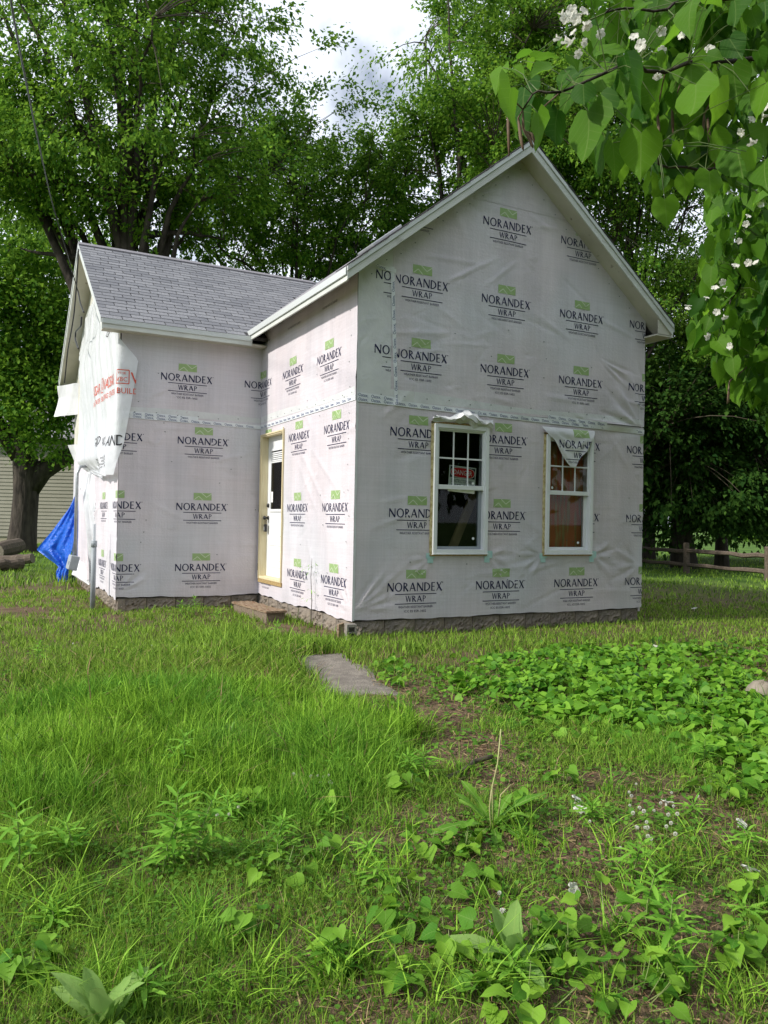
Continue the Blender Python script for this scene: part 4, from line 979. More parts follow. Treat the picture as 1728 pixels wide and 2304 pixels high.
# ------------------------------------------------------------------ trees behind the house
def bez(a, b, c, n):
    t_ = np.linspace(0, 1, n)[:, None]; return (1-t_)**2*a+2*t_*(1-t_)*b+t_*t_*c
def tree(name, label, base, H, crowns, tr, nl, ntw, lpt, ls, m, seed, trunk_top=.45, fork=1, bark='bark', group=None, lean=(0, 0), spread=.55, clump=.5, bough=1.0):
    r = np.random.default_rng(seed); base = np.array(base, float)
    T = thing(name, label, 'tree', group, loc=tuple(base))
    mb = MB(); sk = []
    tops = []
    for f in range(fork):
        ang = r.uniform(0, 6.28); off = np.array([math.cos(ang), math.sin(ang), 0])*(0 if fork == 1 else tr*.7)
        top = np.array([lean[0]+off[0]*3.0, lean[1]+off[1]*3.0, H*r.uniform(.80, .92)])
        mid = np.array([off[0]*2+r.normal(0, .3), off[1]*2+r.normal(0, .3), H*.45])
        P = bez(off*.6, mid, top, 14); P[0][2] = -.3
        R_ = tr*(1 if fork == 1 else .62)*np.linspace(1, .10, 14)**.9; R_[0] *= 1.35; R_[1] *= 1.08
        mb.tube(list(P), list(R_), 10); sk.append((P, R_)); tops.append(P)
    cw = np.array([c[3]*c[4]*c[5] for c in crowns]); cw = cw/cw.sum()
    def inside(n, pw):
        ci = r.choice(len(crowns), n, p=cw); C_ = np.array(crowns)[ci]
        d = unit(r.normal(size=(n, 3))); rr = r.random(n)**pw
        return C_[:, :3]-base*0+d*rr[:, None]*C_[:, 3:6]
    for k in range(nl):
        P = tops[k % len(tops)]; i0 = int(r.integers(3, 10)); a = P[i0]
        for _try in range(8):
            tgt = inside(1, .25)[0]
            if tgt[2] > a[2]-1.5 or r.random() < .2: break
        midp = a*.45+tgt*.55+np.array([0, 0, r.uniform(-.2, 1.0)])
        Q = bez(a, midp, tgt, 9)+r.normal(0, .08, (9, 3))*np.linspace(0, 1, 9)[:, None]
        r0 = tr*(1-.9*i0/14)*.5
        R_ = np.linspace(r0, .018, 9); mb.tube(list(Q), list(R_), 6, cap=False); sk.append((Q, R_))
    pts = np.vstack([p[3:] for p, _ in sk])
    bo = inside(max(8, ntw//9), .36); A = bo[r.integers(0, len(bo), ntw)]+r.normal(size=(ntw, 3))*np.array([.85, .85, .38])*bough
    A = A[A[:, 2] > .25]
    tw = MB(); LP = []; LA = []; LN = []
    for a in A:
        j = int(np.argmin(((pts-a)**2*[1, 1, .7]).sum(1))); s = pts[j]
        mid = (s+a)/2+np.array([0, 0, .15*np.linalg.norm(a-s)])
        Q = bez(s, mid, a, 5); tw.tube(list(Q), [.022, .016, .012, .008, .004], 3, cap=False)
        n = int(lpt*r.uniform(.6, 1.4)); spr = spread*r.uniform(.7, 1.3)
        dirv = unit(a-s); sub = unit(r.normal(size=(8, 3))*[1, 1, .55]+dirv*.7+[0, 0, .15]); ki = r.integers(0, 8, n); tt_ = r.random(n)
        q = a+sub[ki]*(tt_*spr*1.25)[:, None]-dirv*(spr*.35*r.random(n))[:, None]+np.clip(r.normal(size=(n, 3)), -1.8, 1.8)*(.05+.05*spr)
        q[:, 2] -= .22*spr*tt_**2
        LP.append(q); ax = unit(q-a*.8-s*.2)+r.normal(size=(n, 3))*.5; ax[:, 2] -= .55; LA.append(ax)
        nn = r.normal(size=(n, 3))*.55; nn[:, 2] += 1.0; LN.append(nn)
    LP = np.vstack(LP); LA = np.vstack(LA); LN = np.vstack(LN); n = len(LP)
    mb.build('trunk', bark, T, True)
    tw.build('twigs', 'twig', T)['kind'] = 'stuff'
    t4 = np.array([(0, 0, 0), (.34, .42, .08), (0, 1.1, -.12), (-.34, .42, .08)], float)
    V, F = scatter(t4, [(0, 1, 2), (0, 2, 3)], LP, frames(LA, LN), ls*r.uniform(.5, 1.4, n))
    link('crown', meshdata('crown', V, F, m), T)
    return T
def gd(x, y, d):                                 # spot on the ground in that direction at that depth
    p = atd(x*K, y*K, d); return (p[0], p[1], float(gh(p[0], p[1])))
def rel(base, x, y, d):                          # crown centre relative to a base
    p = atd(x*K, y*K, d); return tuple(np.array(p)-np.array(base))
def crown(base, *cs): return [(*rel(base, x, y, d), rx, ry, rz) for (x, y, d, rx, ry, rz) in cs]
B = gd(300, 1200, 20.5)
tree('maple_tree', 'tall spreading maple with several stems rising behind the shingled wing', B, 17, crown(B, (300, 180, 20.5, 4.2, 4, 4.6), (120, 60, 20, 3.6, 3.5, 3.8), (480, 350, 21, 2.8, 2.8, 2.2), (90, 400, 20.5, 3.2, 3, 2.6), (440, 30, 21, 1.9, 2.4, 2.6), (300, 430, 20, 3.2, 3, 1.8)), .42, 36, 740, 150, .103, 'maple_leaf', 1, fork=3, spread=.62)
B = gd(640, 1200, 25)
tree('maple_tree', 'smaller maple between the two tallest trees with an open feathery top', B, 13, crown(B, (640, 440, 25, 3.6, 3, 2.6), (800, 390, 26, 2.0, 2.0, 1.2), (560, 520, 24, 2.6, 2.5, 1.6), (850, 450, 25, 2.0, 2.0, 1.7), (740, 520, 25, 3.0, 2.5, 1.6)), .26, 22, 400, 150, .105, 'maple_leaf_deep', 2, fork=2)
B = gd(1010, 1200, 23)
tree('maple_tree', 'tall bushy maple standing directly behind the gable peak', B, 18, crown(B, (1050, 210, 23, 2.6, 2.8, 3.4), (1090, 60, 23.5, 2.6, 2.8, 3.0), (1000, 350, 22.5, 2.0, 2.1, 2.2), (1180, 130, 24, 2.6, 2.6, 3.6), (1130, 330, 23, 2.4, 2.4, 2.4)), .36, 26, 580, 150, .103, 'maple_leaf', 3, fork=2)
B = gd(1330, 1200, 24)
tree('maple_tree', 'slender leafy tree rising above the right roof slope', B, 14, crown(B, (1290, 400, 24, 2.4, 2.4, 3.2), (1400, 300, 25, 2.8, 2.6, 2.8), (1480, 500, 24, 2.6, 2.4, 2.2), (1420, 660, 23.5, 2.2, 2.2, 2.0)), .24, 20, 540, 150, .10, 'maple_leaf_deep', 4, fork=2, lean=(.6, 0))
B = gd(1560, 1190, 26)
tree('box_elder_tree', 'pale green bushy tree beyond the right eave', B, 9.5, crown(B, (1540, 560, 24, 2.2, 2, 2.0), (1600, 660, 24, 2.2, 2, 1.6), (1500, 690, 24, 1.8, 1.6, 1.3), (1640, 470, 25, 2.4, 2, 2)), .20, 14, 340, 150, .09, 'light_leaf', 5)
B = gd(1480, 1190, 25)
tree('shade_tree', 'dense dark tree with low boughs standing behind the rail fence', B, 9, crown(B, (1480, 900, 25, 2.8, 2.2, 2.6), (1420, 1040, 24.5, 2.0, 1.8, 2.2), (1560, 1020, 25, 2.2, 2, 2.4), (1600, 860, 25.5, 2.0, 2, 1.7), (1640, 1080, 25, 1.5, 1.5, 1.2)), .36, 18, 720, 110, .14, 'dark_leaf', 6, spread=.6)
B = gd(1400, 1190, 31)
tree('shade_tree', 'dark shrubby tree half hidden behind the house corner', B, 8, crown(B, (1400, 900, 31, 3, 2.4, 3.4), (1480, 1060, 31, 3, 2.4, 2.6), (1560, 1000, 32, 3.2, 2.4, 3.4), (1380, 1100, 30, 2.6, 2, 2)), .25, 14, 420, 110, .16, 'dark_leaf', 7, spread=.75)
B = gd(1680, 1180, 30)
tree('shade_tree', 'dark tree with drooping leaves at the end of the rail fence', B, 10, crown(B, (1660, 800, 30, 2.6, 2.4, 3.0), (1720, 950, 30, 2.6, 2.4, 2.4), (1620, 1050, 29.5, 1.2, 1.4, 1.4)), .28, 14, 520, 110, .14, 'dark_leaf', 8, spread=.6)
# big old trunk on the left
B = np.array(gd(46, 1170, 28)); B[2] = float(gh(B[0], B[1]))
T = thing('old_maple_tree', 'massive old maple with a thick dark trunk beside the cream sided house', 'tree', loc=tuple(B))
mb = MB(); P = [np.array(q) for q in [(0, 0, -.3), (.0, 0, .3), (.05, 0, 1.0), (.1, 0, 2.0), (.12, 0, 2.8), (.0, 0, 3.8), (-.3, 0, 5.4), (-.5, .2, 8), (-.6, .3, 11)]]
mb.tube(P, [.66, .50, .44, .42, .46, .38, .32, .24, .10], 18)
mb.tube([(.15, 0, 2.2), (.6, -.1, 2.9), (1.2, -.2, 3.35), (2.0, -.3, 3.7), (3.2, -.3, 4.4), (4.5, -.2, 5.6)], [.40, .36, .31, .27, .20, .10], 12)
mb.tube([(-.1, 0, 3.4), (-.9, .2, 4.6), (-2.2, .3, 5.8), (-3.6, .2, 7.5)], [.34, .27, .2, .08], 10)
V0 = np.array(mb.V); an = np.arctan2(V0[:, 1], V0[:, 0]); V0[:, :2] *= (1+.035*np.sin(11*an+V0[:, 2]*.8)+.02*np.sin(23*an))[:, None]; mb.V = [tuple(v) for v in V0]
mb.build('trunk', 'bark', T, True)
r = np.random.default_rng(15); cs = np.array(crown(B, (60, 640, 28, 4.2, 3, 3.4), (100, 850, 27.5, 2.4, 2, 1.3), (40, 880, 27, 2.6, 2, 1.4), (150, 760, 28, 2.6, 2.4, 2.2), (-60, 700, 28, 3.4, 3, 3.4), (110, 960, 27.0, 1.4, 1.2, .7)))
ci = r.choice(len(cs), 560, p=cs[:, 3:].prod(1)/cs[:, 3:].prod(1).sum()); A = cs[ci, :3]+unit(r.normal(size=(560, 3)))*(r.random(560)**.42)[:, None]*cs[ci, 3:]
LP = np.repeat(A, 110, 0)+r.normal(size=(len(A)*110, 3))*[.42, .42, .24]; n = len(LP)
ax = r.normal(size=(n, 3)); ax[:, 2] -= .6; nn = r.normal(size=(n, 3))*.5+[0, 0, 1]
t4 = np.array([(0, 0, 0), (.42, .45, .10), (0, 1, -.10), (-.42, .45, .10)], float)
V, F = scatter(t4, [(0, 1, 2), (0, 2, 3)], LP, frames(ax, nn), .15*r.uniform(.65, 1.25, n)); link('crown', meshdata('crown', V, F, 'maple_leaf_deep'), T)
# unseen trees added round the yard to cut sky light on the house front
for k, (x, y, h, lab) in enumerate(((-7.5, -22, 15, 'unseen broad maple added at the street side of the yard'), (1.5, -19, 16, 'unseen tall maple added opposite the gable front'), (10, -16, 16, 'unseen round maple added opposite the right house corner'), (17, -8, 15, 'unseen spreading maple added east of the yard'))):
    tree('added_yard_maple', lab, (x, y, -.3), h, [(0, 0, h*.58, h*.36, h*.36, h*.36), (h*.15, .5, h*.36, h*.28, h*.28, h*.22), (-h*.15, -.5, h*.40, h*.28, h*.28, h*.24)], .35, 10, 330, 45, .42, 'maple_leaf_deep', 90+k, spread=1.1, group='unseen maples added around the yard')
tree('added_shade_maple', 'unseen low round maple added close behind the main house for shade', (7.2, 10.0, -.2), 8.5, [(0, 0, 5.0, 2.6, 3.0, 3.2), (1.0, -1.6, 4.0, 2.2, 2.2, 2.2), (.6, 1.8, 4.4, 2.0, 2.2, 2.4)], .16, 14, 260, 90, .15, 'maple_leaf_deep', 98)  # added out of sight to throw shade on the lawn by the fence
# hedge trees further out
for k, (x, d, h, lab) in enumerate(((1700, 75, 9, 'distant round tree across the open field'), (1600, 85, 11, 'distant taller tree across the open field'), (1800, 70, 10, 'distant tree at the edge of the open field'), (-60, 60, 12, 'distant tree beyond the cream sided house'), (60, 66, 13, 'distant dense tree behind the old maple'), (200, 62, 12, 'distant tree glimpsed beside the wing gable'))):
    B = gd(x, 1110, d); B = (B[0], B[1], -.2)
    tree('distant_tree', lab, B, h, [(0, 0, h*.55, h*.42, h*.42, h*.42), (h*.2, 0, h*.35, h*.35, h*.3, h*.3)], .3, 6, 160, 50, .55, 'maple_leaf_deep', 60+k, spread=1.4, group='trees far off')

# ------------------------------------------------------------------ neighbouring house, fence, logs
c0 = atd(-40*K, 1100*K, 36); c1 = atd(260*K, 1100*K, 36); dv = unit(np.array([c1[0]-c0[0], c1[1]-c0[1], 0])); nv_ = np.array([dv[1], -dv[0], 0])
if nv_@(CAM-c0) < 0: nv_ = -nv_
nb = thing('neighbour_house', 'cream house with horizontal lap siding behind the old maple', 'house', loc=(c0[0], c0[1], -.2))
Ln, Hn, pit_ = 11.0, 4.8, .165
a0 = -dv*3
mb = MB(); q = [a0-nv_*.02, a0+dv*Ln-nv_*.02, a0+dv*Ln-nv_*6, a0-nv_*6]; mb.hexa([tuple(p) for p in q]+[tuple(p+[0, 0, Hn]) for p in q]); mb.build('wall', 'siding_back', nb)
for k in range(int((Hn-.3)/pit_)):
    z0 = .3+k*pit_; mb = MB(); A_, B_ = a0, a0+dv*Ln
    mb.hexa([tuple(A_+nv_*.035+[0, 0, z0]), tuple(B_+nv_*.035+[0, 0, z0]), tuple(B_-nv_*.01+[0, 0, z0]), tuple(A_-nv_*.01+[0, 0, z0]), tuple(A_+nv_*.004+[0, 0, z0+pit_+.01]), tuple(B_+nv_*.004+[0, 0, z0+pit_+.01]), tuple(B_-nv_*.01+[0, 0, z0+pit_+.01]), tuple(A_-nv_*.01+[0, 0, z0+pit_+.01])])
    mb.build('siding_board', 'siding', nb)
mb = MB(); e0, e1 = a0-dv*.4+nv_*.5+[0, 0, Hn-.1], a0+dv*(Ln+.4)+nv_*.5+[0, 0, Hn-.1]; r0_, r1_ = a0-dv*.4-nv_*3+[0, 0, Hn+2.2], a0+dv*(Ln+.4)-nv_*3+[0, 0, Hn+2.2]
mb.slab([tuple(e0), tuple(e1), tuple(r1_), tuple(r0_)], (0, 0, .1)); e2, e3 = a0-dv*.4-nv_*6.5+[0, 0, Hn-.1], a0+dv*(Ln+.4)-nv_*6.5+[0, 0, Hn-.1]; mb.slab([tuple(r0_), tuple(r1_), tuple(e3), tuple(e2)], (0, 0, .1)); mb.build('roof', 'roof_plain', nb)

fp = onground(1482, 1240); fl0 = onground(1330, 1228); fr0 = onground(1690, 1262)
fence = thing('rail_fence', 'weathered split rail fence with two rails behind the house', 'fence', loc=tuple(fp))
d_ = unit(np.array([fr0[0]-fl0[0], fr0[1]-fl0[1], 0])); r = np.random.default_rng(3)
posts = [-2.9, 0, 3.0, 6.0]
for s in posts:
    mb = MB(); p = d_*s; mb.tube([tuple(p+[0, 0, -.3]), tuple(p+[.01, 0, .3]), tuple(p+[0, .01, .86]), tuple(p+[0, .01, .88])], [.095, .09, .085, .06], 7); mb.build('post', 'rail_wood', fence)
for i in range(3):
    for z in (.64, .24):
        a_, b_ = d_*(posts[i]-.1), d_*(posts[i+1]+.1); n_ = 7; mb = MB()
        mb.tube([tuple(a_+(b_-a_)*k/n_+np.array([0, 0, z+r.normal(0, .012)])) for k in range(n_+1)], [.055+r.uniform(-.008, .012) for _ in range(n_+1)], 6); mb.build('rail', 'rail_wood', fence)
def log(label, c, L, rr, yaw, pitch, seed, m='rail_wood', name='log'):
    r = np.random.default_rng(seed); d = np.array([math.cos(yaw)*math.cos(pitch), math.sin(yaw)*math.cos(pitch), math.sin(pitch)])
    mb = MB(); mb.tube([np.array(d*L*(k/6-.5)+r.normal(0, .01, 3)) for k in range(7)], [rr*r.uniform(.9, 1.08) for _ in range(7)], 12)
    mb.I[-1] = 1; mb.I[-2] = 1
    return tag(mb.build(name, [m, 'stone'], None, False, loc=tuple(c)), label, 'log')
p = onground(16, 1205); log('thick sawn log lying against the old maple trunk', p+[0, 0, .30], 1.2, .24, 1.0, .12, 1)
p = onground(25, 1222); log('thinner log lying in front of the thick sawn log', p+[0, 0, .14], 1.1, .13, -.5, .1, 2)
p = onground(5, 1232); log('short split log at the foot of the log pile', p+[0, 0, .12], .9, .14, .5, .0, 4)

# step of old boards by the door, stake and block at the corner
stp = thing('wooden_step', 'weathered low wooden step box with a rotting top lying by the door', 'step', loc=(-.37, 2.25, -.235), rz=rad(3)); stp.scale = (.78, .86, .80)
for s in (-1, 1):
    mb = MB(); mb.box((s*.145-.02, -.72, 0), (s*.145+.02, .72, .20)); bevel(mb.build('side_board', 'grey_wood', stp), .006)
for y in (-.70, .70):
    mb = MB(); mb.box((-.124, y-.02, 0), (.124, y+.02, .197)); bevel(mb.build('end_board', 'grey_wood', stp), .006)
V = []; n = 24
for j in range(n+1):
    y = -.76+1.52*j/n
    for i in range(7): V.append((-.185+.37*i/6+.006*math.sin(j*1.3), y, .205+.028+.004*math.sin(3*i+j)-.012*math.exp(-((j-9)/3)**2)*(i > 1)))
F = [(j*7+i, j*7+i+1, (j+1)*7+i+1, (j+1)*7+i) for j in range(n) for i in range(6)]
nV = len(V); Vb = [(x, y, .201) for x, y, z in V]; rim = list(range(7))+[j*7+6 for j in range(1, n+1)]+[n*7+i for i in range(5, -1, -1)]+[j*7 for j in range(n-1, 0, -1)]
S_ = [(rim[k], rim[(k+1) % len(rim)], rim[(k+1) % len(rim)]+nV, rim[k]+nV) for k in range(len(rim))]
link('tread', meshdata('tread', V+Vb, [tuple(f) for f in F]+[tuple(reversed(f)) for f in S_], 'rotten_wood'), stp)
sk = onground(738, 1388)
stake = thing('wooden_stake', 'short weathered stake standing at the near corner of the foundation', 'stake', loc=(-.235, -.20, float(gh(-.235, -.2))))
mb = MB(); mb.hexa([(-.035, -.02, -.15), (.035, -.02, -.15), (.035, .02, -.15), (-.035, .02, -.15), (-.037, -.02, .19), (.033, -.02, .21), (.033, .02, .21), (-.037, .02, .19)]); bevel(mb.build('stake_post', 'rotten_wood', stake), .004)
cb = thing('vent_block', 'small grey block with a dark opening next to the corner stake', 'block', loc=(-.09, -.15, float(gh(-.09, -.15))-.02), rz=rad(-8))
mb = MB()
for a_, b_ in (((-.055, -.05, 0), (.055, .05, .035)), ((-.055, -.05, .17), (.055, .05, .20)), ((-.055, -.05, .035), (-.035, .05, .17)), ((.035, -.05, .035), (.055, .05, .17)), ((-.035, .02, .035), (.035, .05, .17)), ((-.035, -.05, .10), (.035, .02, .115))): mb.box(a_, b_)
mb.build('body', 'mortar', cb)
tag(log('weathered fallen stick lying on the mulch', onground(1010, 1672)+[0, 0, .03], .55, .014, .4, .03, 9, 'twig', 'stick'), 'weathered fallen stick lying on the bare mulch', 'stick')
st = onground(1650, 1512); 
mb = MB(); rr_ = np.random.default_rng(2); V = []; 
for j in range(7):
    for i in range(12):
        a_, b_ = math.pi*j/6, 2*math.pi*i/12; w_ = 1+.12*math.sin(3*b_+j)+.06*rr_.normal(); V.append((.17*w_*math.sin(a_)*math.cos(b_), .13*w_*math.sin(a_)*math.sin(b_), .09*w_*math.cos(a_)))
F = [(j*12+i, (j+1)*12+i, (j+1)*12+(i+1) % 12, j*12+(i+1) % 12) for j in range(6) for i in range(12)]
tag(link('field_stone', meshdata('field_stone', V, F, 'stone', smooth=True), loc=tuple(st+[0, 0, .06])), 'rounded tan field stone among the violet leaves', 'stone')

# ------------------------------------------------------------------ catalpa overhead
CB = np.array(gd(1720, 1500, 6.2)) + RT*1.6; CB[2] = float(gh(CB[0], CB[1]))
cat = thing('catalpa_tree', 'catalpa with large heart shaped leaves and white blossoms overhanging the yard', 'tree', loc=tuple(CB))
def cl_(p): return np.array(p)-CB
crown_pt = np.array([.1, .1, 2.6])
mb = MB(); mb.tube([(0, 0, -.3), (.02, 0, .2), (.05, .02, 1.2), (.1, .1, 2.6)], [.26, .2, .17, .16], 14); mb.build('trunk', 'bark', cat, True)
br1 = [crown_pt, cl_(atd(1820*K, 120*K, 4.6)), cl_(atd(1640*K, 100*K, 4.0)), cl_(atd(1500*K, 140*K, 3.8)), cl_(atd(1340*K, 165*K, 3.6)), cl_(atd(1200*K, 185*K, 3.45)), cl_(atd(1125*K, 200*K, 3.4))]
br2 = [crown_pt, cl_(atd(1780*K, 330*K, 4.9)), cl_(atd(1620*K, 340*K, 4.2)), cl_(atd(1480*K, 370*K, 3.95)), cl_(atd(1410*K, 330*K, 3.8))]
br3 = [crown_pt, cl_(atd(1800*K, 420*K, 6.6)), cl_(atd(1690*K, 480*K, 7.0)), cl_(atd(1600*K, 600*K, 7.2)), cl_(atd(1560*K, 690*K, 7.2))]
br4 = [crown_pt, cl_(atd(1780*K, 560*K, 6.8)), cl_(atd(1660*K, 680*K, 7.2)), cl_(atd(1620*K, 800*K, 7.3))]
br5 = [crown_pt, cl_(atd(1850*K, -60*K, 4.6)), cl_(atd(1650*K, -20*K, 4.2)), cl_(atd(1430*K, 30*K, 3.9)), cl_(atd(1280*K, 40*K, 3.8))]
allb = []
for bpts, r0_ in ((br1, .016), (br2, .016), (br3, .022), (br4, .02), (br5, .016)):
    P = np.array(bpts); n = 26; s = np.linspace(0, 1, len(P)); t_ = np.linspace(0, 1, n); Q = np.stack([np.interp(t_, s, P[:, k]) for k in range(3)], -1)
    for _ in range(4): Q[1:-1] = (Q[:-2]+2*Q[1:-1]+Q[2:])/4
    wq = np.random.default_rng(int(r0_*1e4)+len(allb)).normal(0, .035, Q.shape); wq[0] = 0; Q[2:] += wq[2:]; Q[1:-1] = (Q[:-2]+2*Q[1:-1]+Q[2:])/4
    mb = MB(); mb.tube(list(Q), list(np.linspace(r0_, .004, n)), 8); mb.build('branch', 'bark', cat, True); allb.append(Q[4:])
allp = np.vstack(allb)
hl = [meshdata('leaf', *heart_t(1, .44, fold=f_, droop=d_), 'catalpa_leaf', smooth=True) for f_, d_ in ((.18, .12), (.35, .2), (.10, .3))]
hf = [meshdata('leaf', *heart_t(1, .40, n=5, fold=f_, droop=d_), 'catalpa_leaf', smooth=True) for f_, d_ in ((.2, .12), (.35, .25))]
def ZC(x, y): return (1100+x/2.642, y/2.642)
near = [(80, 400, 10, 540, .5), (150, 410, 212, 455, .6), (130, 520, 75, 860, .45), (215, 520, 155, 770, .55), (240, 345, 255, 425, .7), (280, 345, 440, 320, .35), (370, 395, 230, 440, .35), (535, 420, 405, 515, .35), (560, 505, 568, 655, 1), (640, 410, 715, 580, 1), (800, 330, 855, 470, .8), (655, 305, 850, 262, .35), (650, 580, 700, 800, .9), (590, 660, 625, 1005, .8), (290, 580, 305, 680, .8), (385, 555, 330, 725, .35), (290, 670, 330, 900, .55), (410, 655, 355, 905, .75), (920, 430, 840, 740, .28), (1030, 430, 915, 760, .65), (1200, 330, 1205, 590, 1), (1090, 555, 1100, 680, .8), (1230, 500, 1240, 745, .9), (1370, 470, 1385, 765, .4), (1430, 230, 1515, 365, 1), (1450, 390, 1480, 630, 1), (1215, -10, 1135, 190, .4), (1295, 60, 1205, 265, .38), (1460, 0, 1490, 175, .8), (1300, -20, 1385, 20, .8), (1640, 10, 1655, 155, .9), (1650, 490, 1570, 720, .7), (1640, 750, 1600, 975, .6), (1645, 950, 1605, 1085, .6), (1470, 860, 1520, 1105, 1), (905, 790, 900, 1095, 1), (735, 850, 765, 1085, .7), (785, 970, 795, 1115, .6), (690, 820, 640, 1085, .25), (960, 1050, 890, 1195, .35), (1045, 1185, 1062, 1372, 1), (1040, 1060, 1030, 1145, .8), (1160, 1050, 1170, 1190, 1), (1310, 1020, 1315, 1195, .9), (850, 820, 780, 905, .6), (1240, 755, 1245, 855, .9), (1130, 845, 1110, 950, .8), (850, 100, 905, 15, .6), (930, 15, 865, 55, .5), (600, -20, 606, 55, .8), (690, -20, 702, 48, .8), (1065, 105, 995, 185, .7), (835, 175, 800, 245, .7), (1130, 195, 955, 300, .35), (1050, 325, 1000, 425, .8), (420, 235, 432, 285, .8), (165, 350, 262, 290, .25), (450, 440, 425, 490, .6), (1300, 330, 1400, 345, .8), (1560, 560, 1545, 700, .9), (1600, 300, 1640, 420, .8), (1560, 60, 1600, 200, .9), (1380, 560, 1350, 700, .7), (720, 440, 760, 560, .8), (480, 330, 540, 420, .7), (1000, 620, 960, 720, .6), (1530, 900, 1575, 1050, .6)]
r = np.random.default_rng(77); pet = MB(); nleaf = 0
def put_leaf(base, tip, wf, meshes, scale=None):
    global nleaf
    base, tip = np.array(base), np.array(tip); ax = tip-base; L = np.linalg.norm(ax)
    view = unit(CAM-base); ph = math.acos(min(1, max(.15, wf)))*(1 if r.random() < .5 else -1)
    sd = np.cross(unit(ax), view); nn = view*math.cos(ph)+sd*math.sin(ph)
    if nn[2] < -.25: nn = -nn
    R = frames(ax[None], nn[None])[0]
    link('leaf', meshes[int(r.integers(len(meshes)))], cat, Mfrom(R, base-CB, L)); nleaf += 1
    j = int(np.argmin(((allp-(base-CB))**2).sum(1))); a_ = allp[j]; b_ = base-CB
    pet.tube([a_, (a_+b_)/2+[0, 0, .03], b_], [.0028, .002, .0014], 4, cap=False)
for (x0, y0, x1, y1, wf) in near:
    d0 = 3.55+r.uniform(-.25, .35); dd = r.uniform(-.10, .06)
    put_leaf(atd(*ZC(x0, y0), d0), atd(*ZC(x1, y1), d0+dd), wf, hl)
for k in range(70):                              # shaded leaves further inside
    x, y = r.uniform(560, 1720), r.uniform(-80, 900)
    if x < 800 and y > 500 and r.random() < .6: continue
    b_ = atd(*ZC(x, y), r.uniform(3.95, 4.7)); put_leaf(b_, b_+np.array([r.normal(0, .05), r.normal(0, .05), -r.uniform(.13, .21)]), r.uniform(.3, 1), hl)
bl = [(395, 1615), (450, 1600), (550, 1588), (650, 1572), (720, 1552), (760, 1550), (800, 1590), (860, 1612), (930, 1690)]
k = 0
while k < 150:                                   # hanging mass further back
    y = r.uniform(390, 900); xl = np.interp(y, [q[0] for q in bl], [q[1] for q in bl]); x = r.uniform(xl+5, 1790)
    if r.random() < .25: x = xl+abs(r.normal(0, 25))
    b_ = atd(x, y-25, r.uniform(6.5, 8.0)); L = r.uniform(.13, .22)
    put_leaf(b_, b_+np.array([r.normal(0, .07)-.03, r.normal(0, .05), -L]), r.uniform(.35, 1), hf); k += 1
pet.build('leaf_stalks', 'leaf_stalk', cat)['kind'] = 'stuff'
fp_, fa_ = [], []
for k in range(230):                             # leaves beyond the first three hundred
    x, y = r.uniform(640, 1720), r.uniform(-110, 1000)
    if x < 900 and y > 560: continue
    fp_.append(atd(*ZC(x, y), r.uniform(4.1, 5.0))-CB); fa_.append((r.normal(0, .35), r.normal(0, .35), -1))
for k in range(330):
    y = r.uniform(380, 930); xl = np.interp(y, [q[0] for q in bl], [q[1] for q in bl]); x = r.uniform(xl+12, 1790)
    fp_.append(atd(x, y-25, r.uniform(6.8, 8.4))-CB); fa_.append((r.normal(-.2, .35), r.normal(0, .35), -1))
fp_, fa_ = np.array(fp_), np.array(fa_); tv, tf = heart_t(1, .42, n=5, fold=.25, droop=.2)
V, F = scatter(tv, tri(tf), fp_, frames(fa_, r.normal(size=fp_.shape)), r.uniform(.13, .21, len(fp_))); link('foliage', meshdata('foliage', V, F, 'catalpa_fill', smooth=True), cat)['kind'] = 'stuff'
n = 3200                                         # rest of the crown, above and to the right
pp_ = np.array([1.6, .3, 4.0])+unit(r.normal(size=(n, 3)))*(r.random(n)**.4)[:, None]*np.array([3.2, 3.0, 2.2])
u_, v_, z_ = project(pp_+CB); keep = ~((u_ > -100) & (u_ < 1690) & (v_ > -60) & (v_ < 2300) & (z_ > 0)); pp_ = pp_[keep]; n = len(pp_)
ax = r.normal(size=(n, 3))*.5+[0, 0, -1]; nn = r.normal(size=(n, 3))+[0, 0, .3]
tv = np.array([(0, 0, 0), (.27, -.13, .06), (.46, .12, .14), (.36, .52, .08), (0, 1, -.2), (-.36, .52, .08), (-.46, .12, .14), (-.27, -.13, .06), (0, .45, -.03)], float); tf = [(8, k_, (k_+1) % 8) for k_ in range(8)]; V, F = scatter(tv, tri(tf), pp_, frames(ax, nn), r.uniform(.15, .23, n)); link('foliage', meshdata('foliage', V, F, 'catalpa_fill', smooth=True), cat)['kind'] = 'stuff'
# blossoms
V = []; F = []
for p_ in range(5):
    a_ = p_*2*math.pi/5; ca_, sa_ = math.cos(a_), math.sin(a_); b0 = len(V)
    for (x, y, z) in ((0, .0, 0), (-.010, .012, .010), (.010, .012, .010), (-.017, .026, .016), (0, .028, .011), (.017, .026, .016), (-.012, .037, .010), (0, .040, .016), (.012, .037, .010)): V.append((x*ca_-y*sa_, x*sa_+y*ca_, z))
    F += [(b0, b0+2, b0+1), (b0+1, b0+2, b0+4), (b0+1, b0+4, b0+3), (b0+2, b0+5, b0+4), (b0+3, b0+4, b0+7, b0+6), (b0+4, b0+5, b0+8, b0+7)]
b0 = len(V)
for i in range(6): a_ = i*math.pi/3; V += [(.010*math.cos(a_), .010*math.sin(a_), .004), (.005*math.cos(a_), .005*math.sin(a_), -.025)]
F += [(b0+2*i, b0+2*i+1, b0+(2*i+3) % 12, b0+(2*i+2) % 12) for i in range(6)]
flw = meshdata('flower', V, F, 'petal')
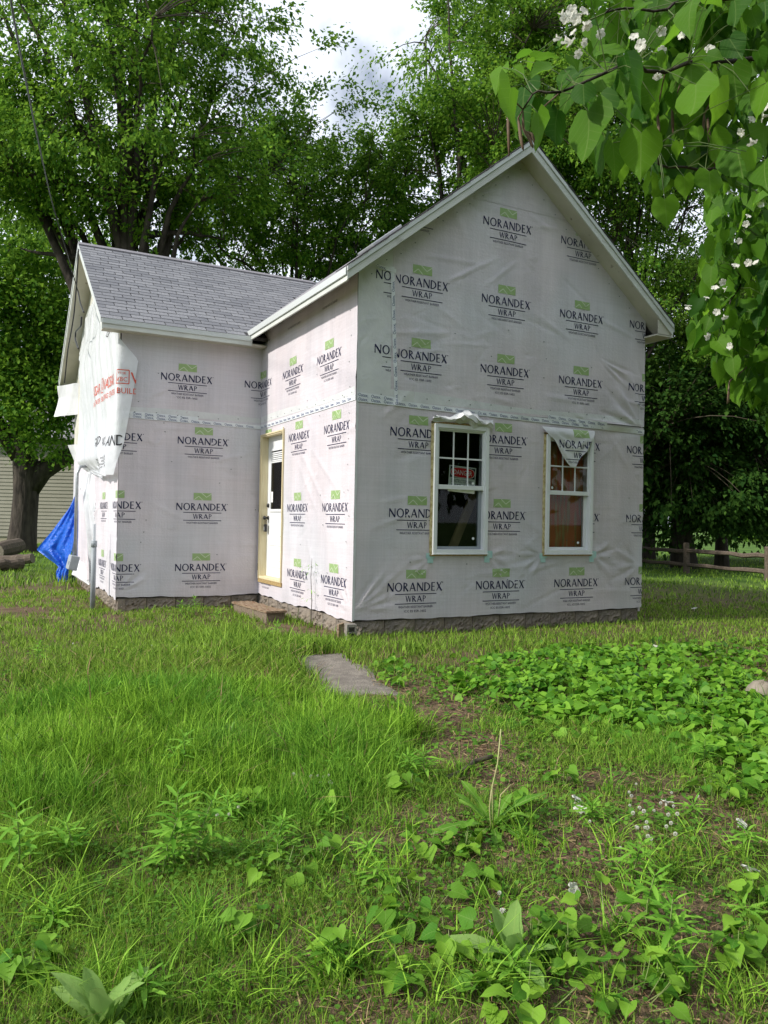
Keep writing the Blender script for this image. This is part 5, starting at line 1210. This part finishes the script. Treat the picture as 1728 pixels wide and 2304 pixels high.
fls = [(405, 195), (430, 90), (500, 195), (465, 240), (525, 120), (580, 190), (655, 220), (560, 130), (545, 300), (500, 310), (570, 225), (870, 220), (1010, 190), (1115, 235), (930, 280), (910, 375), (1045, 300), (950, 440), (1520, 800), (1545, 830), (1560, 715), (1630, 680), (520, 60), (540, 75), (425, 80), (1290, 300), (1640, 640)]
for (x, y) in fls:
    for q in range(1):
        p = atd(*ZC(x+r.normal(0, 16), y+r.normal(0, 16)), 3.5+r.uniform(-.1, .15)); nn = unit(unit(CAM-p)+r.normal(0, .5, 3)); link('flower', flw, cat, Mfrom(frames(r.normal(size=(1, 3)), nn[None])[0], p-CB, r.uniform(.5, .7)))
for (x, y) in [(1085, 490), (1030, 540), (1130, 410), (1170, 410), (960, 720), (935, 920), (1020, 880), (1115, 870), (780, 1100), (850, 1105), (840, 1030), (575, 1240), (680, 1195), (810, 1330), (770, 1290), (890, 1580), (700, 1500), (560, 1260)]:
    for q in range(1):
        p = atd(1400+(x+r.normal(0, 14))/3.686, 350+(y+r.normal(0, 14))/3.686, 6.45+r.uniform(-.1, .1)); nn = unit(unit(CAM-p)+r.normal(0, .5, 3)); link('flower', flw, cat, Mfrom(frames(r.normal(size=(1, 3)), nn[None])[0], p-CB, r.uniform(.6, .85)))
for pts, d in (([(112, 560), (116, 700), (120, 930)], 3.45), ([(175, 700), (190, 820), (205, 895)], 3.5), ([(200, 760), (240, 820), (262, 880)], 3.5), ([(210, 780), (255, 800), (278, 860)], 3.5), ([(318, 640), (322, 760)], 3.55), ([(1000, 650), (1010, 760), (1005, 900)], 4.0), ([(1090, 640), (1095, 800)], 4.0), ([(1300, 700), (1310, 850)], 4.0), ([(1280, 680), (1275, 800)], 4.05)):
    P = np.array([atd(*ZC(*q), d)-CB for q in pts]); t_ = np.linspace(0, 1, 9); s = np.linspace(0, 1, len(P)); Q = np.stack([np.interp(t_, s, P[:, k]) for k in range(3)], -1)
    top = Q[0]; j = int(np.argmin(((allp-top)**2).sum(1))); mb = MB(); mb.tube([allp[j]]+list(Q), [.003]+[.004, .006, .007, .008, .008, .008, .007, .006, .002], 7); mb.build('seed_pod', 'pod', cat, True)
for x0, y0, x1, y1 in ((890, 1870, 870, 2060), (885, 1880, 885, 2050)):
    a_, b_ = atd(1400+x0/3.686, 350+y0/3.686, 6.9)-CB, atd(1400+x1/3.686, 350+y1/3.686, 6.9)-CB; j = int(np.argmin(((allp-a_)**2).sum(1))); mb = MB(); mb.tube([allp[j], a_, (a_+b_)/2, b_], [.004, .006, .008, .003], 6); mb.build('seed_pod', 'pod', cat, True)

# ------------------------------------------------------------------ grass and ground cover
def in_house(x, y, m=.02):
    return ((x > -m) & (y > -m) & (x < Wd+m) & (y < YB)) | ((x > -Ww-m) & (y > L1-m) & (x < .1) & (y < L1+LG+m))
def on_path(x, y, m=0):
    f = (y+.95)/-1.8
    return (y < -.93+m) & (y > -2.70-m) & (x > -1.17-.22*f-m) & (x < -.55-.30*f+m)
def blob(px, py, E):
    o = np.zeros_like(px)
    for (cx, cy, rx, ry, a_) in E: o = np.maximum(o, a_*np.exp(-(((px-cx)/rx)**2+((py-cy)/ry)**2)**1.15))
    return o
BARE = [(655, 1372, 95, 17, 1), (600, 1360, 60, 14, .9), (860, 1492, 90, 22, 1), (935, 1545, 140, 46, 1), (1010, 1620, 135, 55, .95), (930, 1640, 60, 40, .8), (1060, 1690, 110, 40, .8), (1340, 1690, 170, 32, .95), (1440, 1740, 120, 40, .9), (1250, 1830, 260, 70, .8), (1560, 1800, 120, 90, .7), (900, 1800, 160, 60, .6), (1250, 2010, 420, 110, .75), (850, 2060, 260, 90, .68), (1500, 1960, 160, 90, .6), (1350, 2150, 320, 80, .7), (900, 2170, 220, 60, .6), (480, 1960, 90, 40, .4), (130, 1890, 130, 26, .6), (330, 2130, 80, 40, .5), (40, 1322, 90, 12, .9), (250, 1335, 40, 8, .7), (110, 1270, 60, 25, .5), (1560, 1300, 70, 14, .6), (1500, 1275, 60, 8, .5), (440, 1410, 90, 8, .5)]
TALL = [(330, 1520, 330, 110, .9), (560, 1430, 220, 60, .9), (150, 1650, 250, 90, .8), (720, 1640, 170, 110, .9), (430, 1660, 260, 110, .7), (860, 1590, 60, 40, .9), (90, 1730, 170, 50, .8), (600, 1750, 220, 60, .6), (1020, 1400, 260, 14, .25), (1300, 1390, 260, 12, .2), (900, 1410, 90, 14, .4), (1300, 1560, 110, 60, .35), (1060, 1600, 60, 40, .3), (60, 1870, 120, 80, .3), (420, 2020, 300, 120, .25), (620, 1380, 110, 20, .3), (1460, 1640, 200, 60, .3), (120, 1260, 120, 18, .5), (250, 2150, 200, 80, .35)]
VIO = [(1420, 1510, 330, 95, 1), (1150, 1510, 130, 45, 1), (1600, 1580, 180, 120, 1), (1250, 1460, 240, 55, .9), (1000, 1490, 80, 35, .8), (1500, 1430, 280, 40, .7), (850, 1450, 50, 25, .6), (1610, 1660, 130, 80, 1), (1330, 1545, 200, 45, 1)]
def pix(x, y, z=None):
    z = gh(x, y) if z is None else z
    u, v, d = project(np.stack([x, y, z], -1)); return u/K, v/K, d
def blades(n, rmin, rmax, pw, seed, segs):
    r = np.random.default_rng(seed)
    n = int(n*88/59); R = (rmin**pw+(rmax**pw-rmin**pw)*r.random(n))**(1/pw); th = r.uniform(-rad(44), rad(44), n)
    x = CAM[0]+R*np.sin(YAW+th); y = CAM[1]+R*np.cos(YAW+th)
    px, py, d = pix(x, y)
    bare = blob(px, py, BARE); tall = blob(px, py, TALL); vio = blob(px, py, VIO)
    patch = .5+.5*np.sin(3.1*x+1.3*np.sin(2.7*y))*np.sin(2.6*y+1.7*np.sin(2.2*x)+.7)
    fine = .5+.5*np.sin(11*x+2*np.sin(9*y))*np.sin(10*y+2*np.sin(8*x))
    tuft = .5+.5*np.sin(29*x+3*np.sin(17*y))*np.sin(31*y+3*np.sin(19*x))
    dens = np.clip((.12+.26*patch+.22*fine+.62*tuft**1.5+.7*tall)*(1-np.clip(1.25*bare, 0, .98))*(1-.72*vio), 0, 1)
    dens = dens*np.where(np.abs(th) > rad(30), .5, 1)
    keep = (r.random(n) < dens) & ~in_house(x, y) & ~on_path(x, y, -.10*r.random(n)**2)
    x, y, R, tall, fine, patch, px, py, tuft = (q[keep] for q in (x, y, R, tall, fine, patch, px, py, tuft)); n = len(x)
    h = (.024+.05*r.random(n)*(.4+1.1*tuft)+.03*patch*tuft+(.13+.15*r.random(n))*tall*(.55+.45*fine))*np.where(r.random(n) < .04, 1.6, 1)
    w = np.where(tall > .35, .0042, .0026)*r.uniform(.6, 1.3, n)*np.clip(R/4.5, .8, 3.2)
    return x, y, h, w, R, tall, r
def blade_mesh(x, y, h, w, r, segs, lean=.55):
    n = len(x); a = r.uniform(0, 2*math.pi, n); wa = r.uniform(0, 2*math.pi, n)
    ld = np.stack([np.cos(a), np.sin(a)], -1); wd = np.stack([np.cos(wa), np.sin(wa)], -1)
    bend = np.abs(r.normal(lean, .35, n))*h; base = np.stack([x, y, gh(x, y)-.004], -1)
    rows = []
    for k in range(segs+1):
        t_ = k/segs; c = base.copy(); c[:, :2] += ld*(bend*t_*t_)[:, None]; c[:, 2] += h*(t_-.28*t_*t_*np.minimum(1.5, bend/h))
        ww = w*(1-t_)**.6*(.75+.5*t_) if k < segs else w*0
        if k < segs:
            p1, p2 = c.copy(), c.copy(); p1[:, :2] += wd*ww[:, None]; p2[:, :2] -= wd*ww[:, None]; rows += [p1, p2]
        else: rows.append(c)
    k = 2*segs+1; V = np.stack(rows, 1).reshape(-1, 3); F = []
    for s in range(segs-1): F += [(2*s, 2*s+1, 2*s+3), (2*s, 2*s+3, 2*s+2)]
    F.append((2*segs-2, 2*segs-1, 2*segs))
    return V, (np.array(F)[None]+(np.arange(n)*k)[:, None, None]).reshape(-1, 3)
x, y, h, w, R, tall, r = blades(205000, 1.5, 6.2, 1.35, 101, 3)
mixt = tall+r.normal(0, .14, len(tall))
for nm, sel, m, lab in (('grass', mixt > .30, 'grass', 'lush long green grass in the middle of the yard'), ('grass', mixt <= .30, 'lawn_grass', 'short patchy grass and sprouts in the foreground')):
    V, F = blade_mesh(x[sel], y[sel], h[sel], w[sel], r, 3 if m == 'grass' else 2, .45 if m == 'grass' else .6); stuff(nm, V, F, m, lab, 'grass')
x, y, h, w, R, tall, r = blades(135000, 6.2, 15, 1.2, 102, 2)
V, F = blade_mesh(x, y, h*1.05, w, r, 2, .5); stuff('grass', V, F, 'lawn_grass', 'grass growing up to the house foundation', 'grass')
x, y, h, w, R, tall, r = blades(60000, 15, 42, 1.4, 103, 2)
V, F = blade_mesh(x, y, h*1.5, w*1.6, r, 2, .5); stuff('grass', V, F, 'lawn_grass', 'shaded grass under the trees behind the house', 'grass')
r = np.random.default_rng(140); TX, TY, TH = [], [], []
for k in range(150):
    c_ = onground(r.uniform(-40, 1700), 1450+740*r.random()**.8)
    if on_path(c_[0], c_[1], .06) or in_house(c_[0], c_[1], .1): continue
    nb_ = int(r.integers(10, 30)); TX.append(c_[0]+r.normal(0, .03, nb_)); TY.append(c_[1]+r.normal(0, .03, nb_)); TH.append(r.uniform(.09, .24)*r.uniform(.6, 1.2, nb_))
TX, TY, TH = map(np.concatenate, (TX, TY, TH)); V, F = blade_mesh(TX, TY, TH, r.uniform(.0028, .0048, len(TX)), r, 3, .95); stuff('grass', V, F, 'grass', 'coarse arching grass tufts scattered through the yard', 'grass')
x, y, h, w, R, tall, r = blades(9000, 1.6, 8, 1.35, 141, 2); V, F = blade_mesh(x, y, h*1.1, w*.9, r, 2, .9); stuff('dry_grass', V, F, 'dry_grass', 'dead straw coloured blades mixed into the grass', 'grass')
# dry thatch over the bare soil
r = np.random.default_rng(104); n = 60000; R = (1.75**1.3+(9**1.3-1.75**1.3)*r.random(n))**(1/1.3); th = r.uniform(-rad(36), rad(36), n)
x = CAM[0]+R*np.sin(YAW+th); y = CAM[1]+R*np.cos(YAW+th); px, py, d = pix(x, y); bb = blob(px, py, BARE)
kp = (r.random(n) < .10+.9*bb) & ~in_house(x, y) & ~on_path(x, y, -.14*r.random(n)); x, y, R = x[kp], y[kp], R[kp]; n = len(x)
pos = np.stack([x, y, gh(x, y)+r.uniform(.002, .016, n)+.014*on_path(x, y, .03)], -1); ax = r.normal(size=(n, 3))*[1, 1, .18]; nn = r.normal(size=(n, 3))*.4+[0, 0, 1]
t4 = np.array([(-.05, 0, 0), (.05, 0, 0), (.04, 1, .05), (-.04, 1, .05)], float)
V, F = scatter(t4, [(0, 1, 2), (0, 2, 3)], pos, frames(ax, nn), r.uniform(.02, .055, n)); stuff('thatch', V, F, 'dry_grass', 'dry brown thatch and mulch on the bare ground', 'mulch')
# clover and small creeping leaves
n = 120000; R = (1.75**1.2+(7.5**1.2-1.75**1.2)*r.random(n))**(1/1.2); th = r.uniform(-rad(36), rad(36), n)
x = CAM[0]+R*np.sin(YAW+th); y = CAM[1]+R*np.cos(YAW+th); px, py, d = pix(x, y)
CLO = [(1400, 1800, 130, 55, 1), (480, 1880, 190, 60, .9), (700, 2000, 220, 90, .7), (1000, 1830, 120, 60, .7), (1150, 1800, 90, 50, .8), (1450, 2000, 180, 110, .6), (300, 2030, 260, 80, .6), (1000, 1930, 160, 60, .6), (600, 1780, 160, 40, .5), (1300, 1900, 200, 60, .6), (150, 1980, 160, 70, .6), (760, 1930, 120, 40, .6)]
cc = blob(px, py, CLO); cl2 = .5+.5*np.sin(9*x+3*np.sin(5*y))*np.sin(8*y+3*np.sin(6*x)); kp = (r.random(n) < (.32+.68*cc)*(.3+.7*cl2)*(1-.8*blob(px, py, BARE))) & ~on_path(x, y, .02) & ~in_house(x, y); x, y, R, cc = x[kp], y[kp], R[kp], cc[kp]; n = len(x)
pos = np.stack([x, y, gh(x, y)+.012+.045*r.random(n)*(.4+cc)], -1); ax = r.normal(size=(n, 3))*[1, 1, .2]; nn = r.normal(size=(n, 3))*.35+[0, 0, 1]
t5 = np.array([(0, 0, 0), (.45, .35, .06), (.35, .9, .03), (0, .8, -.03), (-.35, .9, .03), (-.45, .35, .06)], float)
V, F = scatter(t5, [(0, 1, 2), (0, 2, 3), (0, 3, 4), (0, 4, 5)], pos, frames(ax, nn), r.uniform(.011, .026, n)*np.clip(R/3, .9, 2)); stuff('clover', V, F, 'clover_leaf', 'low clover and creeping charlie leaves between the grass', 'ground cover')
# violets in the right middle ground
n = 52000; R = 3.0+(13-3.0)*r.random(n)**.8; th = r.uniform(-rad(12), rad(40), n)
x = CAM[0]+R*np.sin(YAW+th); y = CAM[1]+R*np.cos(YAW+th); px, py, d = pix(x, y); vv = blob(px, py, VIO)*(1-np.clip(1.2*blob(px, py, BARE), 0, .95))
mound = .5+.5*np.sin(5*x+2*np.sin(3*y))*np.sin(4.6*y+2*np.sin(3.4*x))
kp = (r.random(n) < np.clip(vv*1.15-.12, 0, 1)*(.35+.65*mound)) & ~on_path(x, y, .05) & ~in_house(x, y, .1); x, y, mound, vv = x[kp], y[kp], mound[kp], vv[kp]; n = len(x)
pos = np.stack([x, y, gh(x, y)+.02+(.03+.13*mound)*vv*r.uniform(.45, 1, n)], -1); az = r.uniform(0, 6.28, n); ax = np.stack([np.cos(az), np.sin(az), r.normal(-.25, .3, n)], -1); nn = r.normal(size=(n, 3))*.42+[-.10, -.12, 1]
tv = np.array([(0, 0, 0), (.27, -.13, .06), (.50, .12, .14), (.40, .52, .08), (0, 1, -.2), (-.40, .52, .08), (-.50, .12, .14), (-.27, -.13, .06), (0, .45, -.03)], float); tf = [(8, 0, 1), (8, 1, 2), (8, 2, 3), (8, 3, 4), (8, 4, 5), (8, 5, 6), (8, 6, 7), (8, 7, 0)]
V, F = scatter(tv, tri(tf), pos, frames(ax, nn), r.uniform(.045, .095, n)); stuff('violets', V, F, 'violet_leaf', 'dense carpet of heart leaved violets right of the bare path', 'ground cover', True)

# ------------------------------------------------------------------ single weeds in the foreground
lan = [meshdata('leaf', *leaf_t(1, .085, lambda t_: math.sin(math.pi*min(1, t_*.93+.07))**.8, 5, .3, d_), 'weed_leaf', smooth=True) for d_ in (.15, .4)]
hrt = [meshdata('leaf', *heart_t(1, .50, fold=f_, droop=d_), 'heart_leaf', smooth=True) for f_, d_ in ((.3, .2), (.15, .4), (.4, .3))]
mul = [meshdata('leaf', *leaf_t(1, .185, lambda t_: (.35+.65*math.sin(math.pi*t_**.75)**.9)*(1 if t_ < .98 else .0), 8, .35, d_), 'mullein_leaf', smooth=True) for d_ in (.1, .45)]
def dand_prof(t_): return (.25+.75*t_)*(1-max(0, t_-.8)*4.2)*(.55+.45*abs(math.sin(t_*19)))
dnd = [meshdata('leaf', *leaf_t(1, .15, dand_prof, 16, .25, d_), 'dandelion_leaf', smooth=True) for d_ in (.3, .6)]
def weed(kind, px, py, size, seed, label, cat, name, group):
    r = np.random.default_rng(seed); p = onground(px, py); T = thing(name, label, cat, group, loc=tuple(p)); mb = MB()
    if kind == 'golden':
        h = size; a0 = 0; top = np.array([r.normal(0, .03), r.normal(0, .03), h]); n = int(20+h*34)
        P = [np.array([0, 0, -.02]), top*.5+[r.normal(0, .01), 0, 0], top]; mb.tube(P, [.0045, .0035, .002], 5); mb.build('stem', 'green_stem', T)
        for k in range(n):
            t_ = .18+.82*(k/(n-1))**.8; a0 += 2.4; el = r.uniform(.15, .5)+max(0, t_-.85)*4.5; L = (.055+.05*math.sin(math.pi*min(1, t_*1.0)))*r.uniform(.8, 1.2)*(.7+size)
            ax = np.array([math.cos(a0)*math.cos(el), math.sin(a0)*math.cos(el), math.sin(el)]); nn = np.array([-ax[0]*.6, -ax[1]*.6, 1.0])+r.normal(0, .15, 3)
            link('leaf', lan[int(r.integers(2))], T, Mfrom(frames(ax[None], nn[None])[0], top*t_, L*1.25))
    elif kind == 'heart':
        n = int(10+size*45)
        for k in range(n):
            a = r.uniform(0, 6.28); rr = size*math.sqrt(r.random()); q = np.array([math.cos(a)*rr, math.sin(a)*rr, .03+.11*r.random()*(1.15-rr/size*.6)])
            az = a+r.normal(0, .7); ax = np.array([math.cos(az), math.sin(az), r.normal(-.15, .25)]); nn = r.normal(0, .3, 3)+[0, 0, 1]
            link('leaf', hrt[int(r.integers(3))], T, Mfrom(frames(ax[None], nn[None])[0], q, r.uniform(.045, .078)))
            mb.tube([(q[0]*.4, q[1]*.4, -.01), (q[0]*.8, q[1]*.8, q[2]*.6), tuple(q)], [.002, .0017, .0014], 4, cap=False)
        mb.build('stalks', 'green_stem', T)['kind'] = 'stuff'
    elif kind == 'mullein':
        n = 9
        for k in range(n):
            a = k*2.4+r.normal(0, .25); el = .55+.85*(k/n)+r.normal(0, .15); ax = np.array([math.cos(a)*math.cos(el), math.sin(a)*math.cos(el), math.sin(el)]); nn = np.array([-ax[0], -ax[1], .9])
            link('leaf', mul[0 if k > 5 else 1], T, Mfrom(frames(ax[None], nn[None])[0], (0, 0, .01+.003*k), size*r.uniform(.75, 1.1)*(1-.25*k/n)))
        mb.tube([(0, 0, -.03), (0, 0, .05)], [.012, .008], 7); mb.build('stem', 'green_stem', T)
    elif kind == 'dandelion':
        for k in range(17):
            a = k*2.4+r.normal(0, .2); el = r.uniform(.28, 1.1); ax = np.array([math.cos(a)*math.cos(el), math.sin(a)*math.cos(el), math.sin(el)]); nn = np.array([-ax[0], -ax[1], 1.1])
            link('leaf', dnd[int(r.integers(2))], T, Mfrom(frames(ax[None], nn[None])[0], (0, 0, .0), size*r.uniform(.7, 1.1)))
        for P, r0_ in (([(0, 0, 0), (-.015, -.01, .2), (.02, .0, .30), (.05, .02, .45)], .0042), ([(-.03, -.03, 0), (-.05, -.04, .12), (-.04, -.04, .2)], .004), ([(.03, .0, .05), (.04, .0, .15), (.1, .0, .19)], .004)):
            m2 = MB(); m2.tube(P, [r0_, r0_*.9, r0_*.8, r0_*.7][:len(P)], 6); m2.build('flower_stalk', 'pale_stem', T, True)
    return T
G = 'goldenrod sprouts in the grass'
for k, (x, y, s, lab) in enumerate(((375, 1885, .34, 'large leafy goldenrod clump in the left foreground'), (425, 1880, .30, 'second stem of the large goldenrod clump'), (350, 1895, .24, 'short side stem of the large goldenrod clump'), (40, 1905, .30, 'goldenrod at the left edge of the picture beside short grass'), (385, 1680, .22, 'goldenrod sprout standing in the tall grass'), (150, 1870, .16, 'small goldenrod sprout beside the leftmost goldenrod'), (720, 1690, .14, 'goldenrod sprout in lush grass by a mullein rosette'), (1360, 1905, .17, 'goldenrod sprout in front of the white clover'), (1395, 2010, .22, 'goldenrod among violet leaves on the lower mulch'), (1450, 2095, .24, 'taller goldenrod above the violet clump on the mulch'), (500, 1785, .14, 'goldenrod sprout in matted grass'), (925, 1690, .17, 'goldenrod sprout at the edge of the bare mulch'), (1270, 1775, .10, 'tiny goldenrod sprout on bare mulch'), (250, 1540, .20, 'bushy goldenrod in the tall grass near the wing'), (300, 1535, .22, 'taller goldenrod in the tall grass near the wing'), (80, 1440, .20, 'goldenrod near the standpipe'), (420, 1330, .24, 'bushy goldenrod against the wing foundation'), (395, 1332, .2, 'small goldenrod against the wing foundation'), (590, 1385, .2, 'goldenrod in front of the wooden step'), (890, 1685, .14, 'short goldenrod left of the bare mulch'), (1520, 1660, .18, 'goldenrod rising from the violet carpet'), (600, 1830, .12, 'goldenrod sprout beside heart leaves'), (470, 1345, .16, 'small goldenrod left of the wooden step'))):
    weed('golden', x, y, s, 200+k, lab, 'weed', 'goldenrod', G)
weed('mullein', 1105, 2095, .22, 300, 'pale woolly mullein rosette in the lower right mulch', 'weed', 'mullein', None)
weed('mullein', 225, 2235, .22, 301, 'pale woolly mullein rosette at the bottom left', 'weed', 'mullein', None)
weed('mullein', 495, 1612, .15, 302, 'mullein rosette half hidden in lush grass', 'weed', 'mullein', None)
weed('mullein', 25, 1640, .15, 303, 'mullein with upright leaves in the grass by the left edge', 'weed', 'mullein', None)
weed('dandelion', 1065, 1790, .29, 304, 'big dandelion with jagged leaves and a tall bare stalk', 'weed', 'dandelion', None)
for k, (x, y, s, lab) in enumerate(((600, 1900, .14, 'violet clump with pale hearts in the middle foreground'), (690, 1860, .08, 'small violet clump beside the pale heart clump'), (905, 1975, .16, 'violet clump left of the lower mullein'), (975, 2070, .10, 'sparse violet leaves left of the lower mullein'), (1310, 2005, .20, 'spreading violet clump around the goldenrod on mulch'), (1370, 2150, .20, 'large violet clump below the taller goldenrod'), (1130, 2190, .17, 'violet clump below the lower mullein'), (1230, 2090, .10, 'few violet leaves between mullein and goldenrod'), (530, 1780, .08, 'few violet leaves in matted grass'), (1215, 1700, .10, 'violet leaves beside the dandelion stalk'), (1640, 1960, .08, 'violet leaves at the right edge'), (880, 1720, .08, 'violet leaves left of the dandelion'), (850, 1480, .12, 'violet clump by the end of the concrete walk'), (60, 2120, .08, 'few violet leaves near the bottom left mullein'), (730, 2090, .07, 'few violet leaves in short grass'), (1540, 1725, .14, 'violet clump in front of the violet carpet'), (910, 1850, .09, 'violet leaves below the jagged dandelion'))):
    weed('heart', x, y, s, 400+k, lab, 'weed', 'violet_clump', 'violet clumps in the foreground')
r = np.random.default_rng(31)
for k in range(26):
    x, y = r.uniform(20, 1640), r.uniform(1740, 2190)
    kind = r.choice(['heart', 'golden', 'heart'])
    if kind == 'heart': weed('heart', x, y, r.uniform(.04, .09), 500+k, 'small scattered violet sprout with a few heart leaves', 'weed', 'violet_sprout', 'small violet sprouts')
    else: weed('golden', x, y, r.uniform(.05, .12), 500+k, 'tiny goldenrod seedling in the short foreground sward', 'weed', 'goldenrod_seedling', 'goldenrod seedlings')
# sapling by the side wall
sp = onground(671, 1352); sap = thing('sapling', 'thin young sapling growing against the foundation beside the step', 'sapling', loc=tuple(sp)); mb = MB(); mb.tube([(0, 0, -.03), (.01, .0, .3), (-.01, 0, .62), (.0, .0, .85)], [.006, .005, .004, .002], 5); mb.build('stem', 'twig', sap); r = np.random.default_rng(6)
for k in range(34):
    z = r.uniform(.3, .85); a = r.uniform(0, 6.28); ax = np.array([math.cos(a), math.sin(a), r.normal(0, .3)]); q = np.array([math.cos(a), math.sin(a), 0])*r.uniform(.02, .14)+[0, 0, z]; link('leaf', lan[k % 2], sap, Mfrom(frames(ax[None], np.array([[0, 0, 1.]])+r.normal(0, .3, (1, 3)))[0], q, r.uniform(.04, .07)))
# white clover heads and fallen blossoms
V = []; F = []; n_ = 0; r = np.random.default_rng(12)
cv = []
for (x, y, rx, ry, n) in ((1400, 1800, 110, 60, 26), (680, 1715, 50, 12, 10), (470, 1790, 60, 25, 5), (370, 1500, 60, 15, 4), (1060, 2030, 40, 60, 4), (420, 1420, 200, 12, 6)):
    for _ in range(n): cv.append((x+r.normal(0, rx*.6), y+r.normal(0, ry*.6)))
hv = []; hfz = []
for i in range(26):
    a, b_ = i*2.4, math.acos(1-2*(i+.5)/26); d = np.array([math.sin(b_)*math.cos(a), math.sin(b_)*math.sin(a), math.cos(b_)]); t1 = unit(np.cross(d, [.3, .2, .9])); t2 = np.cross(d, t1); k0 = len(hv)
    hv += [d*.003, d*.011+t1*.0028, d*.011-t1*.0014+t2*.0024, d*.011-t1*.0014-t2*.0024]; hfz += [(k0, k0+1, k0+2), (k0, k0+2, k0+3), (k0, k0+3, k0+1)]
hme = meshdata('flower_head', hv, hfz, 'petal')
for k, (x, y) in enumerate(cv):
    p = onground(x, y); c_ = thing('white_clover', 'small white clover flower standing in the ground cover', 'flower', 'white clover flowers', loc=tuple(p)); hh = r.uniform(.06, .11); link('flower_head', hme, c_, Mfrom(np.eye(3), (0, 0, hh), r.uniform(.55, .9))); mb = MB(); mb.tube([(0, 0, -.01), (.003, 0, hh)], .0012, 4); mb.build('stalk', 'green_stem', c_)
for k, (x, y, s) in enumerate(((1618, 1895, 1.0), (1255, 1765, 1.0), (1245, 1740, .9), (1440, 1745, .9), (1600, 1790, .8), (1236, 1935, .8), (1415, 1405, 1.0), (1500, 1320, 1.2))):
    p = onground(x, y); o = link('fallen_blossom', flw, None, Mfrom(frames(r.normal(size=(1, 3)), (np.array([0, 0, 1.])+r.normal(0, .4, 3))[None])[0], p+[0, 0, .025*s], s)); tag(o, 'fallen white catalpa blossom lying on the ground', 'flower', 'fallen catalpa blossoms')
